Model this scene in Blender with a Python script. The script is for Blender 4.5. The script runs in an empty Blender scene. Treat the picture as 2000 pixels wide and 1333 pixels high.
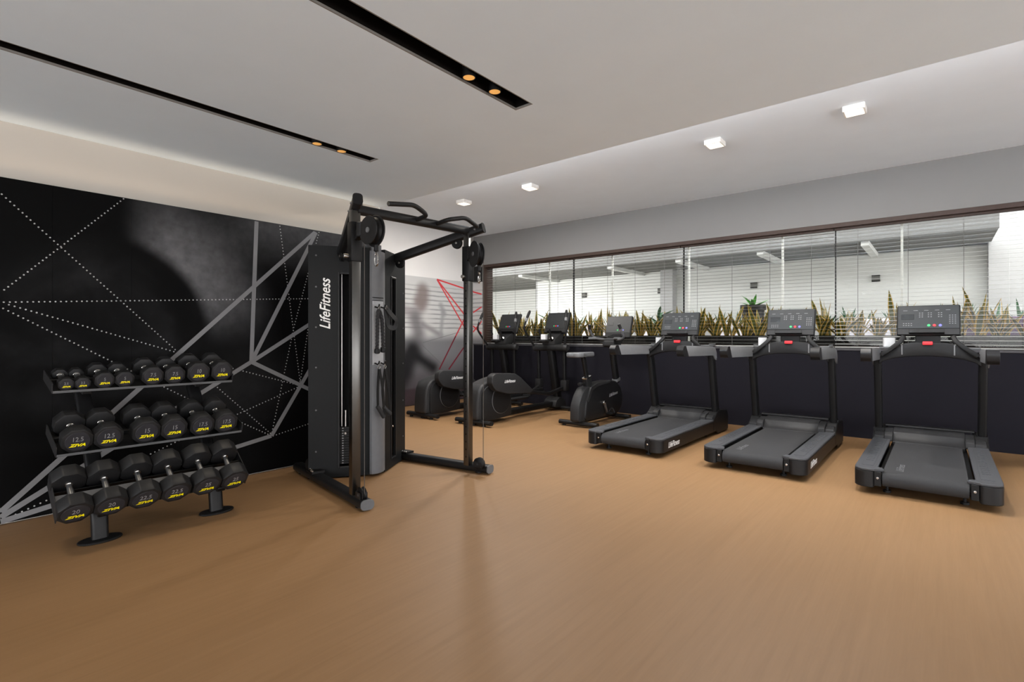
import bpy, bmesh, math, random
from mathutils import Vector, Matrix
random.seed(7)
R = math.radians
scene = bpy.context.scene
C = scene.collection

# ------------------------------------------------------------------ camera, world, lights, exposure
H = 1.28                                     # eye height; +Y runs along the black mural, the window wall is Y = 7.82
cam_d = bpy.data.cameras.new('camera')
cam_d.sensor_width = 36.0
cam_d.lens = 36.0 * 1013.0 / 2000.0
cam_d.shift_y = -9.5 / 2000.0
cam_d.clip_start = 0.05
cam = bpy.data.objects.new('camera', cam_d)
C.objects.link(cam)
cam.location = (0, 0, H)
cam.rotation_euler = (R(90), 0, R(39.5))
scene.camera = cam

world = bpy.data.worlds.new('overcast_sky')
scene.world = world
world.use_nodes = True
wn = world.node_tree.nodes['Background']
wn.inputs['Color'].default_value = (0.985, 0.985, 1.0, 1)
wn.inputs['Strength'].default_value = 6.2

def area(name, loc, rot, sx, sy, power, col, spread=180):
    d = bpy.data.lights.new(name, 'AREA')
    d.shape = 'RECTANGLE'; d.size = sx; d.size_y = sy; d.energy = power; d.color = col; d.spread = R(spread)
    o = bpy.data.objects.new(name, d); C.objects.link(o)
    o.location = loc; o.rotation_euler = rot
    return o
# LED strips the place has: one hidden on top of the dropped ceiling's edge, one on top of the black mural
area('cove_led_light', (-1.7, 3.36, 2.955), (R(180 - 30), 0, 0), 11.2, 0.06, 305, (1.0, 0.975, 0.95), 128)
area('mural_led_light', (-4.875, -1.2, 2.375), (R(180), 0, R(90)), 9.4, 0.03, 2.0, (1.0, 0.78, 0.55), 80)

scene.view_settings.view_transform = 'Standard'
scene.view_settings.look = 'None'
scene.view_settings.gamma = 1.0
scene.view_settings.use_curve_mapping = False
scene.view_settings.exposure = 0.32

# ------------------------------------------------------------------ materials
def lin(c):
    return tuple(((x / 255) / 12.92 if x / 255 <= 0.04045 else ((x / 255 + 0.055) / 1.055) ** 2.4) for x in c)

MATS = {}
def mat(name, rgb, rough=0.5, metal=0.0, var=0.06, scale=30.0, bump=0.0, emit=None, estr=0.0, spec=0.25):
    m = bpy.data.materials.new(name); m.use_nodes = True
    nt = m.node_tree; b = nt.nodes['Principled BSDF']
    c = lin(rgb)
    tc = nt.nodes.new('ShaderNodeTexCoord')
    nz = nt.nodes.new('ShaderNodeTexNoise'); nz.inputs['Scale'].default_value = scale; nz.inputs['Detail'].default_value = 3
    nt.links.new(tc.outputs['Object'], nz.inputs['Vector'])
    rp = nt.nodes.new('ShaderNodeValToRGB')
    rp.color_ramp.elements[0].position = 0.3; rp.color_ramp.elements[1].position = 0.7
    rp.color_ramp.elements[0].color = tuple(x * (1 - var) for x in c) + (1,)
    rp.color_ramp.elements[1].color = tuple(min(1, x * (1 + var)) for x in c) + (1,)
    nt.links.new(nz.outputs['Fac'], rp.inputs['Fac'])
    nt.links.new(rp.outputs['Color'], b.inputs['Base Color'])
    b.inputs['Roughness'].default_value = rough
    b.inputs['Metallic'].default_value = metal
    b.inputs['Specular IOR Level'].default_value = spec
    if bump:
        bp = nt.nodes.new('ShaderNodeBump'); bp.inputs['Strength'].default_value = bump; bp.inputs['Distance'].default_value = 0.004
        nt.links.new(nz.outputs['Fac'], bp.inputs['Height']); nt.links.new(bp.outputs['Normal'], b.inputs['Normal'])
    if emit:
        b.inputs['Emission Color'].default_value = lin(emit) + (1,)
        b.inputs['Emission Strength'].default_value = estr
    MATS[name] = m
    return m

class NG:
    """small helper to write shader maths"""
    def __init__(s, nt): s.nt = nt
    def m(s, op, a, b=None, c=None, clamp=False):
        n = s.nt.nodes.new('ShaderNodeMath'); n.operation = op; n.use_clamp = clamp
        for i, v in enumerate((a, b, c)):
            if v is None: continue
            if isinstance(v, (int, float)): n.inputs[i].default_value = v
            else: s.nt.links.new(v, n.inputs[i])
        return n.outputs[0]
    def step(s, v, lo, hi):
        n = s.nt.nodes.new('ShaderNodeMapRange'); n.interpolation_type = 'SMOOTHSTEP'
        s.nt.links.new(v, n.inputs['Value'])
        n.inputs['From Min'].default_value = lo; n.inputs['From Max'].default_value = hi
        return n.outputs['Result']
    def noise(s, vec, scale, detail=4, dist=0.0):
        n = s.nt.nodes.new('ShaderNodeTexNoise'); n.inputs['Scale'].default_value = scale
        n.inputs['Detail'].default_value = detail; n.inputs['Distortion'].default_value = dist
        s.nt.links.new(vec, n.inputs['Vector']); return n.outputs['Fac']
    def mapping(s, vec, scale=(1, 1, 1), loc=(0, 0, 0)):
        n = s.nt.nodes.new('ShaderNodeMapping'); n.inputs['Scale'].default_value = scale; n.inputs['Location'].default_value = loc
        s.nt.links.new(vec, n.inputs['Vector']); return n.outputs['Vector']
    def mix(s, f, a, b):
        n = s.nt.nodes.new('ShaderNodeMix'); n.data_type = 'RGBA'
        for sock, v in ((n.inputs[0], f), (n.inputs[6], a), (n.inputs[7], b)):
            if isinstance(v, (int, float)): sock.default_value = v
            elif isinstance(v, tuple): sock.default_value = v + (1,) if len(v) == 3 else v
            else: s.nt.links.new(v, sock)
        return n.outputs[2]

def floor_material():
    m = bpy.data.materials.new('oak_floor'); m.use_nodes = True; nt = m.node_tree; g = NG(nt)
    b = nt.nodes['Principled BSDF']
    tc = nt.nodes.new('ShaderNodeTexCoord'); o = tc.outputs['Object']
    rot = nt.nodes.new('ShaderNodeMapping'); rot.inputs['Rotation'].default_value = (0, 0, R(90)); nt.links.new(o, rot.inputs['Vector'])
    br = nt.nodes.new('ShaderNodeTexBrick'); nt.links.new(rot.outputs['Vector'], br.inputs['Vector'])
    br.offset = 0.37; br.inputs['Scale'].default_value = 1.0
    br.inputs['Brick Width'].default_value = 1.22; br.inputs['Row Height'].default_value = 0.092
    br.inputs['Mortar Size'].default_value = 0.0006; br.inputs['Mortar Smooth'].default_value = 0.5
    br.inputs['Color1'].default_value = (0.42, 0.42, 0.42, 1); br.inputs['Color2'].default_value = (0.58, 0.58, 0.58, 1)
    br.inputs['Mortar'].default_value = (0.36, 0.36, 0.36, 1)
    sep = nt.nodes.new('ShaderNodeSeparateColor'); nt.links.new(br.outputs['Color'], sep.inputs['Color'])
    v1 = g.mapping(o, (34, 1.6, 1)); n1 = g.noise(v1, 1.0, 6, 0.4)
    v2 = g.mapping(o, (110, 5, 1)); n2 = g.noise(v2, 1.0, 3)
    v3 = g.mapping(o, (1.1, 0.5, 1)); n3 = g.noise(v3, 1.0, 2)
    f = g.m('ADD', g.m('MULTIPLY', sep.outputs[0], 0.40), g.m('MULTIPLY', n1, 0.50))
    f = g.m('ADD', f, g.m('MULTIPLY', n2, 0.22)); f = g.m('ADD', f, g.m('MULTIPLY', n3, 0.12))
    f = g.m('SUBTRACT', f, 0.12, clamp=True)
    col = g.mix(f, lin((115, 85, 53)), lin((145, 113, 80)))
    nt.links.new(col, b.inputs['Base Color'])
    b.inputs['Roughness'].default_value = 0.5; b.inputs['Specular IOR Level'].default_value = 0.3
    bp = nt.nodes.new('ShaderNodeBump'); bp.inputs['Strength'].default_value = 0.05; bp.inputs['Distance'].default_value = 0.002
    nt.links.new(n2, bp.inputs['Height']); nt.links.new(bp.outputs['Normal'], b.inputs['Normal'])
    return m

def capsule(g, y, z, p0, p1, r, soft):
    """soft mask of a capsule in the wall plane"""
    dy, dz = p1[0] - p0[0], p1[1] - p0[1]; L2 = dy * dy + dz * dz + 1e-6
    ay = g.m('SUBTRACT', y, p0[0]); az = g.m('SUBTRACT', z, p0[1])
    t = g.m('ADD', g.m('MULTIPLY', ay, dy / L2), g.m('MULTIPLY', az, dz / L2), clamp=True)
    ey = g.m('SUBTRACT', ay, g.m('MULTIPLY', t, dy)); ez = g.m('SUBTRACT', az, g.m('MULTIPLY', t, dz))
    d = g.m('SQRT', g.m('ADD', g.m('MULTIPLY', ey, ey), g.m('MULTIPLY', ez, ez)))
    return g.m('SUBTRACT', 1.0, g.step(d, max(0.0, r - soft), r + soft))

def black_mural_material():
    m = bpy.data.materials.new('black_smoke_print'); m.use_nodes = True; nt = m.node_tree; g = NG(nt)
    b = nt.nodes['Principled BSDF']
    tc = nt.nodes.new('ShaderNodeTexCoord'); o = tc.outputs['Object']
    sp = nt.nodes.new('ShaderNodeSeparateXYZ'); nt.links.new(o, sp.inputs[0]); y, z = sp.outputs[1], sp.outputs[2]
    n1 = g.noise(o, 1.7, 5, 0.6); n2 = g.noise(o, 14, 6); n3 = g.noise(o, 90, 2)
    # pale cloud bounded on the left by an arc
    dy = g.m('SUBTRACT', y, 1.02); dz = g.m('SUBTRACT', z, 1.28)
    d = g.m('SQRT', g.m('ADD', g.m('MULTIPLY', dy, dy), g.m('MULTIPLY', dz, dz)))
    edge = g.step(d, 0.72, 0.84); fall = g.m('SUBTRACT', 1.0, g.step(d, 0.80, 1.45))
    top = g.step(z, 1.15, 1.75)
    cloud = g.m('MULTIPLY', g.m('MULTIPLY', edge, fall), g.m('MULTIPLY', top, g.step(y, 1.15, 1.55)))
    band = g.m('MULTIPLY', g.step(z, 1.85, 2.35), g.step(y, 1.6, 2.4))
    left = g.m('MULTIPLY', g.m('SUBTRACT', 1.0, g.step(d, 0.5, 0.8)), g.step(n1, 0.35, 0.75))
    mid = capsule(g, y, z, (1.75, 0.75), (2.2, 0.85), 0.10, 0.45)
    v = g.m('ADD', g.m('MULTIPLY', cloud, 0.11), g.m('MULTIPLY', band, 0.05))
    v = g.m('ADD', v, g.m('MULTIPLY', left, 0.012)); v = g.m('ADD', v, g.m('MULTIPLY', mid, 0.010))
    v = g.m('MULTIPLY', v, g.m('ADD', 0.45, g.m('MULTIPLY', n2, 1.0)))
    grain = g.m('MULTIPLY', g.step(n3, 0.62, 0.8), g.m('MULTIPLY', g.step(n2, 0.5, 0.7), 0.012))
    v = g.m('ADD', g.m('ADD', v, grain), 0.0018)
    cc = nt.nodes.new('ShaderNodeCombineColor')
    nt.links.new(v, cc.inputs[0]); nt.links.new(v, cc.inputs[1]); nt.links.new(g.m('MULTIPLY', v, 1.05), cc.inputs[2])
    nt.links.new(cc.outputs[0], b.inputs['Base Color'])
    b.inputs['Roughness'].default_value = 0.55; b.inputs['Specular IOR Level'].default_value = 0.06
    return m

def runner_mural_material():
    """blurred grey print of a person running past louvres; local y runs along the wall"""
    m = bpy.data.materials.new('grey_runner_print'); m.use_nodes = True; nt = m.node_tree; g = NG(nt)
    b = nt.nodes['Principled BSDF']
    tc = nt.nodes.new('ShaderNodeTexCoord'); o = tc.outputs['Object']
    sp = nt.nodes.new('ShaderNodeSeparateXYZ'); nt.links.new(o, sp.inputs[0]); y, z = sp.outputs[1], sp.outputs[2]
    n = g.noise(g.mapping(o, (1, 3, 9)), 1.0, 3)
    base = g.mix(g.step(z, 1.15, 1.40), lin((112, 112, 114)), lin((186, 186, 185)))
    base = g.mix(g.m('SUBTRACT', 1.0, g.step(z, 0.30, 1.05)), base, lin((74, 70, 74)))
    base = g.mix(g.m('SUBTRACT', 1.0, g.step(z, 0.28, 0.34)), base, lin((58, 48, 52)))
    w = nt.nodes.new('ShaderNodeTexWave'); w.wave_type = 'BANDS'; w.bands_direction = 'Z'
    w.inputs['Scale'].default_value = 3.6; w.inputs['Distortion'].default_value = 0.6; w.inputs['Detail'].default_value = 1
    nt.links.new(o, w.inputs['Vector'])
    lou = g.m('MULTIPLY', g.step(w.outputs['Fac'], 0.62, 0.92), g.m('MULTIPLY', g.step(z, 1.35, 1.42), g.m('SUBTRACT', 1.0, g.step(z, 2.15, 2.30))))
    lou = g.m('MULTIPLY', lou, g.m('ADD', 0.25, g.m('MULTIPLY', n, 0.8)))
    base = g.mix(lou, base, lin((120, 120, 122)))
    light = capsule(g, y, z, (6.47, 1.80), (6.56, 1.42), 0.13, 0.12)
    base = g.mix(g.m('MULTIPLY', light, 0.6), base, lin((186, 184, 182)))
    parts = [((6.44, 2.12), (6.44, 1.98), 0.15, 0.10, (118, 107, 104), 0.9),
             ((6.34, 1.92), (6.40, 1.84), 0.12, 0.10, (120, 109, 107), 0.85),
             ((5.98, 1.76), (6.26, 1.72), 0.07, 0.12, (136, 130, 131), 0.8),
             ((6.26, 1.60), (6.34, 1.34), 0.15, 0.13, (100, 97, 99), 0.9),
             ((6.44, 1.50), (6.90, 1.30), 0.03, 0.07, (120, 118, 120), 0.8),
             ((6.90, 1.32), (6.95, 1.75), 0.02, 0.07, (142, 142, 143), 0.8),
             ((6.90, 1.88), (6.99, 1.72), 0.04, 0.07, (138, 138, 139), 0.8),
             ((6.20, 1.02), (6.00, 0.66), 0.20, 0.16, (26, 25, 27), 0.97),
             ((6.20, 0.96), (6.70, 0.68), 0.11, 0.11, (26, 25, 27), 0.97),
             ((6.05, 0.80), (5.92, 0.45), 0.16, 0.16, (30, 29, 31), 0.95)]
    for p0, p1, r, soft, col, k in parts:
        base = g.mix(g.m('MULTIPLY', capsule(g, y, z, p0, p1, r, soft), k), base, lin(col))
    for p0, p1 in (((6.45, 1.16), (7.4, 1.36)), ((6.42, 1.12), (6.9, 0.75))):
        base = g.mix(g.m('MULTIPLY', capsule(g, y, z, p0, p1, 0.006, 0.006), 0.6), base, lin((84, 84, 86)))
    nt.links.new(base, b.inputs['Base Color']); b.inputs['Roughness'].default_value = 0.5
    b.inputs['Specular IOR Level'].default_value = 0.2
    return m

def glass_material():
    m = bpy.data.materials.new('window_glass'); m.use_nodes = True; nt = m.node_tree
    nt.nodes.remove(nt.nodes['Principled BSDF'])
    t = nt.nodes.new('ShaderNodeBsdfTransparent'); t.inputs[0].default_value = (0.945, 0.95, 0.94, 1)
    gl = nt.nodes.new('ShaderNodeBsdfGlossy'); gl.inputs['Roughness'].default_value = 0.02
    mx = nt.nodes.new('ShaderNodeMixShader'); mx.inputs[0].default_value = 0.012
    nt.links.new(t.outputs[0], mx.inputs[1]); nt.links.new(gl.outputs[0], mx.inputs[2])
    nt.links.new(mx.outputs[0], nt.nodes['Material Output'].inputs['Surface'])
    return m

FLOOR = floor_material(); MURAL = black_mural_material(); RUNNER = runner_mural_material(); GLASS = glass_material()
PAINT = mat('ceiling_paint', (226, 232, 238), 0.9, var=0.012, scale=3, spec=0.2)
PAINTD = mat('ceiling_paint_bounce_offset', (226, 239, 249), 0.9, var=0.012, scale=3, spec=0.2)  # same ceiling paint, cooled to cancel brown bounce light off the floor
WALLP = mat('wall_paint', (222, 220, 218), 0.9, var=0.012, scale=3, spec=0.2)
WALLL = mat('wall_paint_led_offset', (188, 182, 173), 0.9, var=0.012, scale=3, spec=0.2)  # same paint as the other walls, colour darkened and warmed for the LED light
GREYW = mat('grey_wall_paint', (126, 125, 124), 0.9, var=0.012, scale=3, spec=0.2)
NAVY = mat('navy_dado_paint', (23, 22, 28), 0.75, var=0.05, scale=2, spec=0.1)
SILL = mat('sill_grey', (66, 65, 68), 0.6)
BROWN = mat('dark_bronze', (62, 48, 42), 0.5)
SLOTB = mat('slot_black', (14, 11, 9), 0.9, spec=0.1)
TRIMG = mat('slot_trim', (120, 116, 112), 0.6)
WHITE = mat('white_fitting', (232, 230, 226), 0.5)
PANEL = mat('panel_glow', (255, 244, 228), 0.6, emit=(255, 240, 222), estr=1.15)
SPOTG = mat('spot_glow', (255, 200, 120), 0.6, emit=(255, 186, 100), estr=1.0)
SPOTR = mat('spot_ring', (214, 150, 78), 0.5, metal=0.3, emit=(240, 180, 100), estr=0.55)
BLK = mat('black_paint', (20, 20, 21), 0.42, var=0.10, scale=60, bump=0.02)
BLK2 = mat('black_plastic', (22, 22, 23), 0.55, var=0.10, scale=60)
JET = mat('jet_black', (10, 10, 11), 0.5, var=0.1)
SHELL = mat('charcoal_plastic', (35, 35, 36), 0.5, var=0.08, scale=40, bump=0.03)
GREYP = mat('grey_plastic', (92, 93, 95), 0.5, var=0.06)
RAILG = mat('rail_grey', (104, 105, 107), 0.42, var=0.04)
STEP = mat('footrail_grey', (62, 63, 66), 0.6, var=0.08, scale=80, bump=0.05)
BELT = mat('belt_rubber', (53, 53, 54), 0.8, var=0.08, scale=260, bump=0.06, spec=0.1)
SHROUD = mat('shroud_steel', (20, 21, 22), 0.55, var=0.05, scale=50, spec=0.16)
COLM = mat('column_grey', (94, 95, 98), 0.42, var=0.04, scale=20)
PLATE = mat('hook_plate', (150, 151, 153), 0.4, metal=0.3, var=0.04)
UPST = mat('upright_steel', (96, 95, 93), 0.28, metal=1.0, var=0.05, scale=6)
CHROME = mat('chrome', (190, 188, 184), 0.20, metal=1.0, var=0.03)
STEEL = mat('satin_steel', (170, 168, 164), 0.32, metal=1.0, var=0.04)
HANDLE = mat('handle_steel', (120, 120, 121), 0.35, metal=0.9, var=0.08)
CABLE = mat('cable_sleeve', (70, 66, 62), 0.5)
URETH = mat('urethane', (30, 30, 31), 0.45, var=0.12, scale=25, bump=0.02)
UREDISC = mat('urethane_disc', (46, 46, 50), 0.4, var=0.08)
YEL = mat('yellow_print', (246, 232, 0), 0.5, var=0.02)
LOGO = mat('white_print', (214, 214, 214), 0.5, var=0.02)
LOGOK = mat('faint_print', (92, 92, 94), 0.6, var=0.02)
LOGOD = mat('grey_print', (140, 140, 142), 0.5, var=0.02)
RED = mat('red_button', (222, 52, 58), 0.45, emit=(230, 40, 48), estr=0.12)
GRN = mat('green_button', (60, 170, 100), 0.45, emit=(60, 170, 100), estr=0.10)
BLU = mat('blue_button', (110, 110, 190), 0.45, emit=(110, 110, 190), estr=0.10)
SCRN = mat('console_face', (36, 38, 39), 0.35, var=0.03)
SCRD = mat('console_screen', (24, 26, 27), 0.2, var=0.03)
LINEG = mat('mural_line_grey', (120, 120, 122), 0.6, var=0.03)
DOTW = mat('mural_dot_white', (168, 168, 168), 0.6, var=0.03)
REDL = mat('mural_line_red', (196, 62, 66), 0.6, var=0.05)
REDD = mat('mural_line_dark_red', (104, 28, 40), 0.6, var=0.05)
SLAT = mat('blind_slat_white', (158, 158, 155), 0.5, var=0.02)
CORD = mat('blind_cord', (96, 96, 94), 0.8)
TAPE = mat('blind_wand_white', (236, 236, 232), 0.5)
LEAFG = mat('leaf_green', (88, 92, 40), 0.45, var=0.35, scale=9)
LEAFY = mat('leaf_gold', (196, 158, 72), 0.45, var=0.22, scale=9)
LEAFB = mat('leaf_fresh', (92, 158, 72), 0.5, var=0.2, scale=9)
LEAFD = mat('leaf_deep', (60, 96, 66), 0.5, var=0.25, scale=9)
PLANTER = mat('planter_black', (20, 18, 19), 0.5)
SOIL = mat('soil', (48, 34, 24), 0.95, bump=0.4)
EXTW = mat('exterior_white', (214, 215, 211), 0.85, var=0.02, scale=2)
EXTG = mat('exterior_grey', (166, 166, 165), 0.85, var=0.03, scale=2)
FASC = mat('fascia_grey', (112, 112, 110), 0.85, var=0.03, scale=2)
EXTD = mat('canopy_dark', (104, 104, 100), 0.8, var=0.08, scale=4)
DECK = mat('terrace_floor', (190, 184, 176), 0.8, var=0.05, scale=5)
CUSH = mat('white_cushion', (196, 193, 198), 0.9, var=0.03)
PURP = mat('plum_fabric', (84, 66, 88), 0.9, var=0.08)
PAPER = mat('pale_grey_card', (190, 191, 193), 0.7, var=0.04)
ROPE = mat('black_rope', (40, 40, 42), 0.7, var=0.25, scale=120, bump=0.3)

# ------------------------------------------------------------------ mesh helpers
class B:
    """collects shapes in one bmesh; build() links them as one mesh object"""
    def __init__(s): s.bm = bmesh.new()
    def add(s, verts, faces, mi=0):
        vs = [s.bm.verts.new(v) for v in verts]
        for f in faces:
            try:
                fc = s.bm.faces.new([vs[i] for i in f]); fc.material_index = mi
            except ValueError: pass
        return s
    def box(s, lo, hi, rot=None, piv=None):
        c = [(x, y, z) for x in (lo[0], hi[0]) for y in (lo[1], hi[1]) for z in (lo[2], hi[2])]
        if rot is not None:
            p = Vector(piv if piv is not None else [(a + b) / 2 for a, b in zip(lo, hi)])
            c = [tuple(rot @ (Vector(v) - p) + p) for v in c]
        return s.add(c, [(0, 1, 3, 2), (4, 6, 7, 5), (0, 4, 5, 1), (2, 3, 7, 6), (0, 2, 6, 4), (1, 5, 7, 3)])
    def prism(s, poly, axis, a, b):
        n = len(poly)
        def P(p, t): return {'x': (t, p[0], p[1]), 'y': (p[0], t, p[1]), 'z': (p[0], p[1], t)}[axis]
        vs = [P(p, a) for p in poly] + [P(p, b) for p in poly]
        return s.add(vs, [tuple(range(n))[::-1], tuple(range(n, 2 * n))] + [(i, (i + 1) % n, n + (i + 1) % n, n + i) for i in range(n)])
    def sweep(s, pts, prof, up=(0, 0, 1), closed=False):
        pts = [Vector(p) for p in pts]; n = len(prof); rings = []
        for i, p in enumerate(pts):
            if closed: t = pts[(i + 1) % len(pts)] - pts[i - 1]
            else: t = (pts[min(i + 1, len(pts) - 1)] - pts[max(i - 1, 0)])
            t.normalize(); u = Vector(up)
            if abs(t.dot(u)) > 0.98: u = Vector((1, 0, 0)) if abs(t.x) < 0.9 else Vector((0, 1, 0))
            a = t.cross(u).normalized(); b = a.cross(t).normalized()
            rings.append([s.bm.verts.new(p + a * q[0] + b * q[1]) for q in prof])
        m = len(rings)
        for i in range(m if closed else m - 1):
            r0, r1 = rings[i], rings[(i + 1) % m]
            for k in range(n): s.bm.faces.new((r0[k], r0[(k + 1) % n], r1[(k + 1) % n], r1[k]))
        if not closed:
            s.bm.faces.new(rings[0][::-1]); s.bm.faces.new(rings[-1])
        return s
    def tube(s, pts, r, n=10, fil=0.0, seg=4, closed=False):
        if fil: pts = fillet(pts, fil, seg)
        return s.sweep(pts, [(r * math.cos(2 * math.pi * k / n), r * math.sin(2 * math.pi * k / n)) for k in range(n)], closed=closed)
    def rtube(s, pts, w, h, up=(0, 0, 1), rad=None, fil=0.0):
        if fil: pts = fillet(pts, fil, 4)
        return s.sweep(pts, rrect(w, h, rad if rad is not None else min(w, h) * 0.22), up)
    def lathe(s, prof, o, axis=(0, 0, 1), n=20):
        ax = Vector(axis).normalized(); u = Vector((0, 0, 1)) if abs(ax.z) < 0.9 else Vector((1, 0, 0))
        a = ax.cross(u).normalized(); b = ax.cross(a).normalized(); o = Vector(o); rings = []
        for r, z in prof:
            rings.append([s.bm.verts.new(o + ax * z + (a * math.cos(2 * math.pi * k / n) + b * math.sin(2 * math.pi * k / n)) * max(r, 1e-5)) for k in range(n)])
        for i in range(len(rings) - 1):
            for k in range(n): s.bm.faces.new((rings[i][k], rings[i][(k + 1) % n], rings[i + 1][(k + 1) % n], rings[i + 1][k]))
        s.bm.faces.new(rings[0][::-1]); s.bm.faces.new(rings[-1])
        return s
    def cyl(s, p0, p1, r, n=16, ch=0.0):
        d = (Vector(p1) - Vector(p0)); L = d.length
        pr = [(r, 0), (r, L)] if not ch else [(r - ch, 0), (r, ch), (r, L - ch), (r - ch, L)]
        return s.lathe(pr, p0, d, n)
    def build(s, name, m, parent=None, bevel=0.0, seg=1, org=None, smooth=35, ms=None):
        bm = s.bm
        if org is not None: bmesh.ops.translate(bm, verts=bm.verts, vec=-Vector(org))
        bmesh.ops.recalc_face_normals(bm, faces=bm.faces)
        if bevel:
            es = [e for e in bm.edges if len(e.link_faces) == 2 and e.calc_face_angle(0) > 0.5]
            bmesh.ops.bevel(bm, geom=es, offset=bevel, segments=seg, affect='EDGES', clamp_overlap=True, profile=0.5)
        me = bpy.data.meshes.new(name); bm.to_mesh(me); bm.free()
        me.materials.append(m)
        for x in (ms or []): me.materials.append(x)
        if smooth:
            for p in me.polygons: p.use_smooth = True
            me.set_sharp_from_angle(angle=R(smooth))
        o = bpy.data.objects.new(name, me); C.objects.link(o)
        if parent is not None: o.parent = parent
        return o

def rrect(w, h, r, n=3):
    r = min(r, w / 2 - 1e-4, h / 2 - 1e-4); out = []
    for cx, cy, a in ((w / 2 - r, h / 2 - r, 0), (-w / 2 + r, h / 2 - r, 90), (-w / 2 + r, -h / 2 + r, 180), (w / 2 - r, -h / 2 + r, 270)):
        for k in range(n + 1):
            t = R(a + 90 * k / n); out.append((cx + r * math.cos(t), cy + r * math.sin(t)))
    return out

def fillet(pts, r, seg=4):
    pts = [Vector(p) for p in pts]; out = [pts[0]]
    for i in range(1, len(pts) - 1):
        a, b, c = pts[i - 1], pts[i], pts[i + 1]
        k = min(r, (a - b).length * 0.45, (c - b).length * 0.45)
        p, q = b + (a - b).normalized() * k, b + (c - b).normalized() * k
        for j in range(seg + 1):
            t = j / seg; out.append(p * (1 - t) ** 2 + b * 2 * t * (1 - t) + q * t * t)
    out.append(pts[-1]); return out

def round_poly(pts, r, seg=4):
    """round the corners of a closed 2D polygon"""
    n = len(pts); out = []
    for i in range(n):
        a, b, c = (Vector((*pts[j % n], 0)) for j in (i - 1, i, i + 1))
        k = min(r, (a - b).length * 0.45, (c - b).length * 0.45)
        p, q = b + (a - b).normalized() * k, b + (c - b).normalized() * k
        for j in range(seg + 1):
            t = j / seg; v = p * (1 - t) ** 2 + b * 2 * t * (1 - t) + q * t * t
            out.append((v.x, v.y))
    return out

def thing(name, label, cat, loc=(0, 0, 0), rz=0.0, group=None):
    o = bpy.data.objects.new(name, None); C.objects.link(o)
    o.empty_display_size = 0.1; o.location = loc; o.rotation_euler = (0, 0, rz)
    return tag(o, label, cat, group)
def tag(o, label, cat, group=None):
    o['label'] = label; o['category'] = cat
    if group: o['group'] = group
    return o
def struct(o, label=None):
    o['kind'] = 'structure'
    if label: o['label'] = label
    return o
def copy_tree(o, parent=None):
    c = o.copy(); C.objects.link(c)
    if parent is not None: c.parent = parent
    for ch in list(o.children): copy_tree(ch, c)
    return c
def dup(root, loc, label, rz=None):
    c = copy_tree(root); c.location = loc; c['label'] = label
    if rz is not None: c.rotation_euler = (0, 0, rz)
    return c

TXT = {}
def text(name, s, size, m, parent, M, shear=0.0, bold=0.0, sx=1.0, depth=0.0008):
    """flat lettering as a thin mesh; M places its centre"""
    key = (s, size, shear, bold, sx, m.name)
    if key not in TXT:
        cu = bpy.data.curves.new('lettering', 'FONT'); cu.body = s; cu.size = size; cu.shear = shear; cu.offset = bold
        cu.extrude = depth; cu.align_x = 'CENTER'; cu.align_y = 'CENTER'; cu.resolution_u = 3
        t = bpy.data.objects.new('lettering', cu); C.objects.link(t)
        bpy.context.view_layer.update()
        me = bpy.data.meshes.new_from_object(t.evaluated_get(bpy.context.evaluated_depsgraph_get()))
        bpy.data.objects.remove(t); bpy.data.curves.remove(cu)
        for v in me.vertices: v.co.x *= sx
        me.materials.clear(); me.materials.append(m); TXT[key] = me
    o = bpy.data.objects.new(name, TXT[key]); C.objects.link(o); o.parent = parent
    o.matrix_local = M
    return o
def frame(o, x, y):
    x, y = Vector(x).normalized(), Vector(y).normalized(); z = x.cross(y)
    M = Matrix.Identity(4)
    for i, a in enumerate((x, y, z)):
        for k in range(3): M[k][i] = a[k]
    M.translation = Vector(o); return M
FACE_X = ((0, 1, 0), (0, 0, 1))              # lettering on a face that looks towards +X

# ------------------------------------------------------------------ the room
XM, XE, YW, ZL, ZH = -4.92, -7.5, 7.82, 2.745, 3.34
XR, YB, YS = 6.0, -6.0, 3.59
fl = B(); fl.box((XE - 0.2, YB - 0.2, -0.1), (XR + 0.2, YW, 0)); struct(fl.build('floor', FLOOR, smooth=0), 'oak-look plank floor')
S1 = (-3.70, -3.58); S2 = (-2.12, -1.98); YE = 2.61
cl = B()
for x0, x1 in ((XM - 0.1, S1[0]), (S1[1], S2[0]), (S2[1], XR + 0.2)): cl.box((x0, YB - 0.2, ZL), (x1, YE, ZL + 0.12))
cl.box((XM - 0.1, YE, ZL), (XR + 0.2, YS, ZL + 0.12)); struct(cl.build('ceiling', PAINTD, smooth=0), 'dropped pale ceiling with two black light slots')
cr = B(); cr.box((XE - 0.2, 3.2, ZH), (XR + 0.2, YW + 0.3, ZH + 0.1)); struct(cr.build('ceiling', PAINT, smooth=0), 'raised pale ceiling strip along the window wall')
cb = B(); cb.box((XM - 0.1, 3.1, ZL + 0.12), (XR + 0.2, 3.2, ZH + 0.1)); struct(cb.build('trim_1', PAINT, smooth=0), 'back of the light cove above the dropped ceiling')
wl = B(); wl.box((XM - 0.2, YB - 0.2, 0), (XM, 3.60, ZL)); struct(wl.build('wall_left', WALLL, smooth=0), 'warm white wall behind the black mural')
wr_ = B(); wr_.box((XE - 0.2, 3.50, 0), (XM - 0.2, 3.60, ZH)); struct(wr_.build('wall_return', WALLP, smooth=0))
wc = B(); wc.box((XM - 0.2, 3.50, ZL), (XM - 0.1, 3.60, ZH)); struct(wc.build('wall_return', WALLP, smooth=0))
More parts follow.
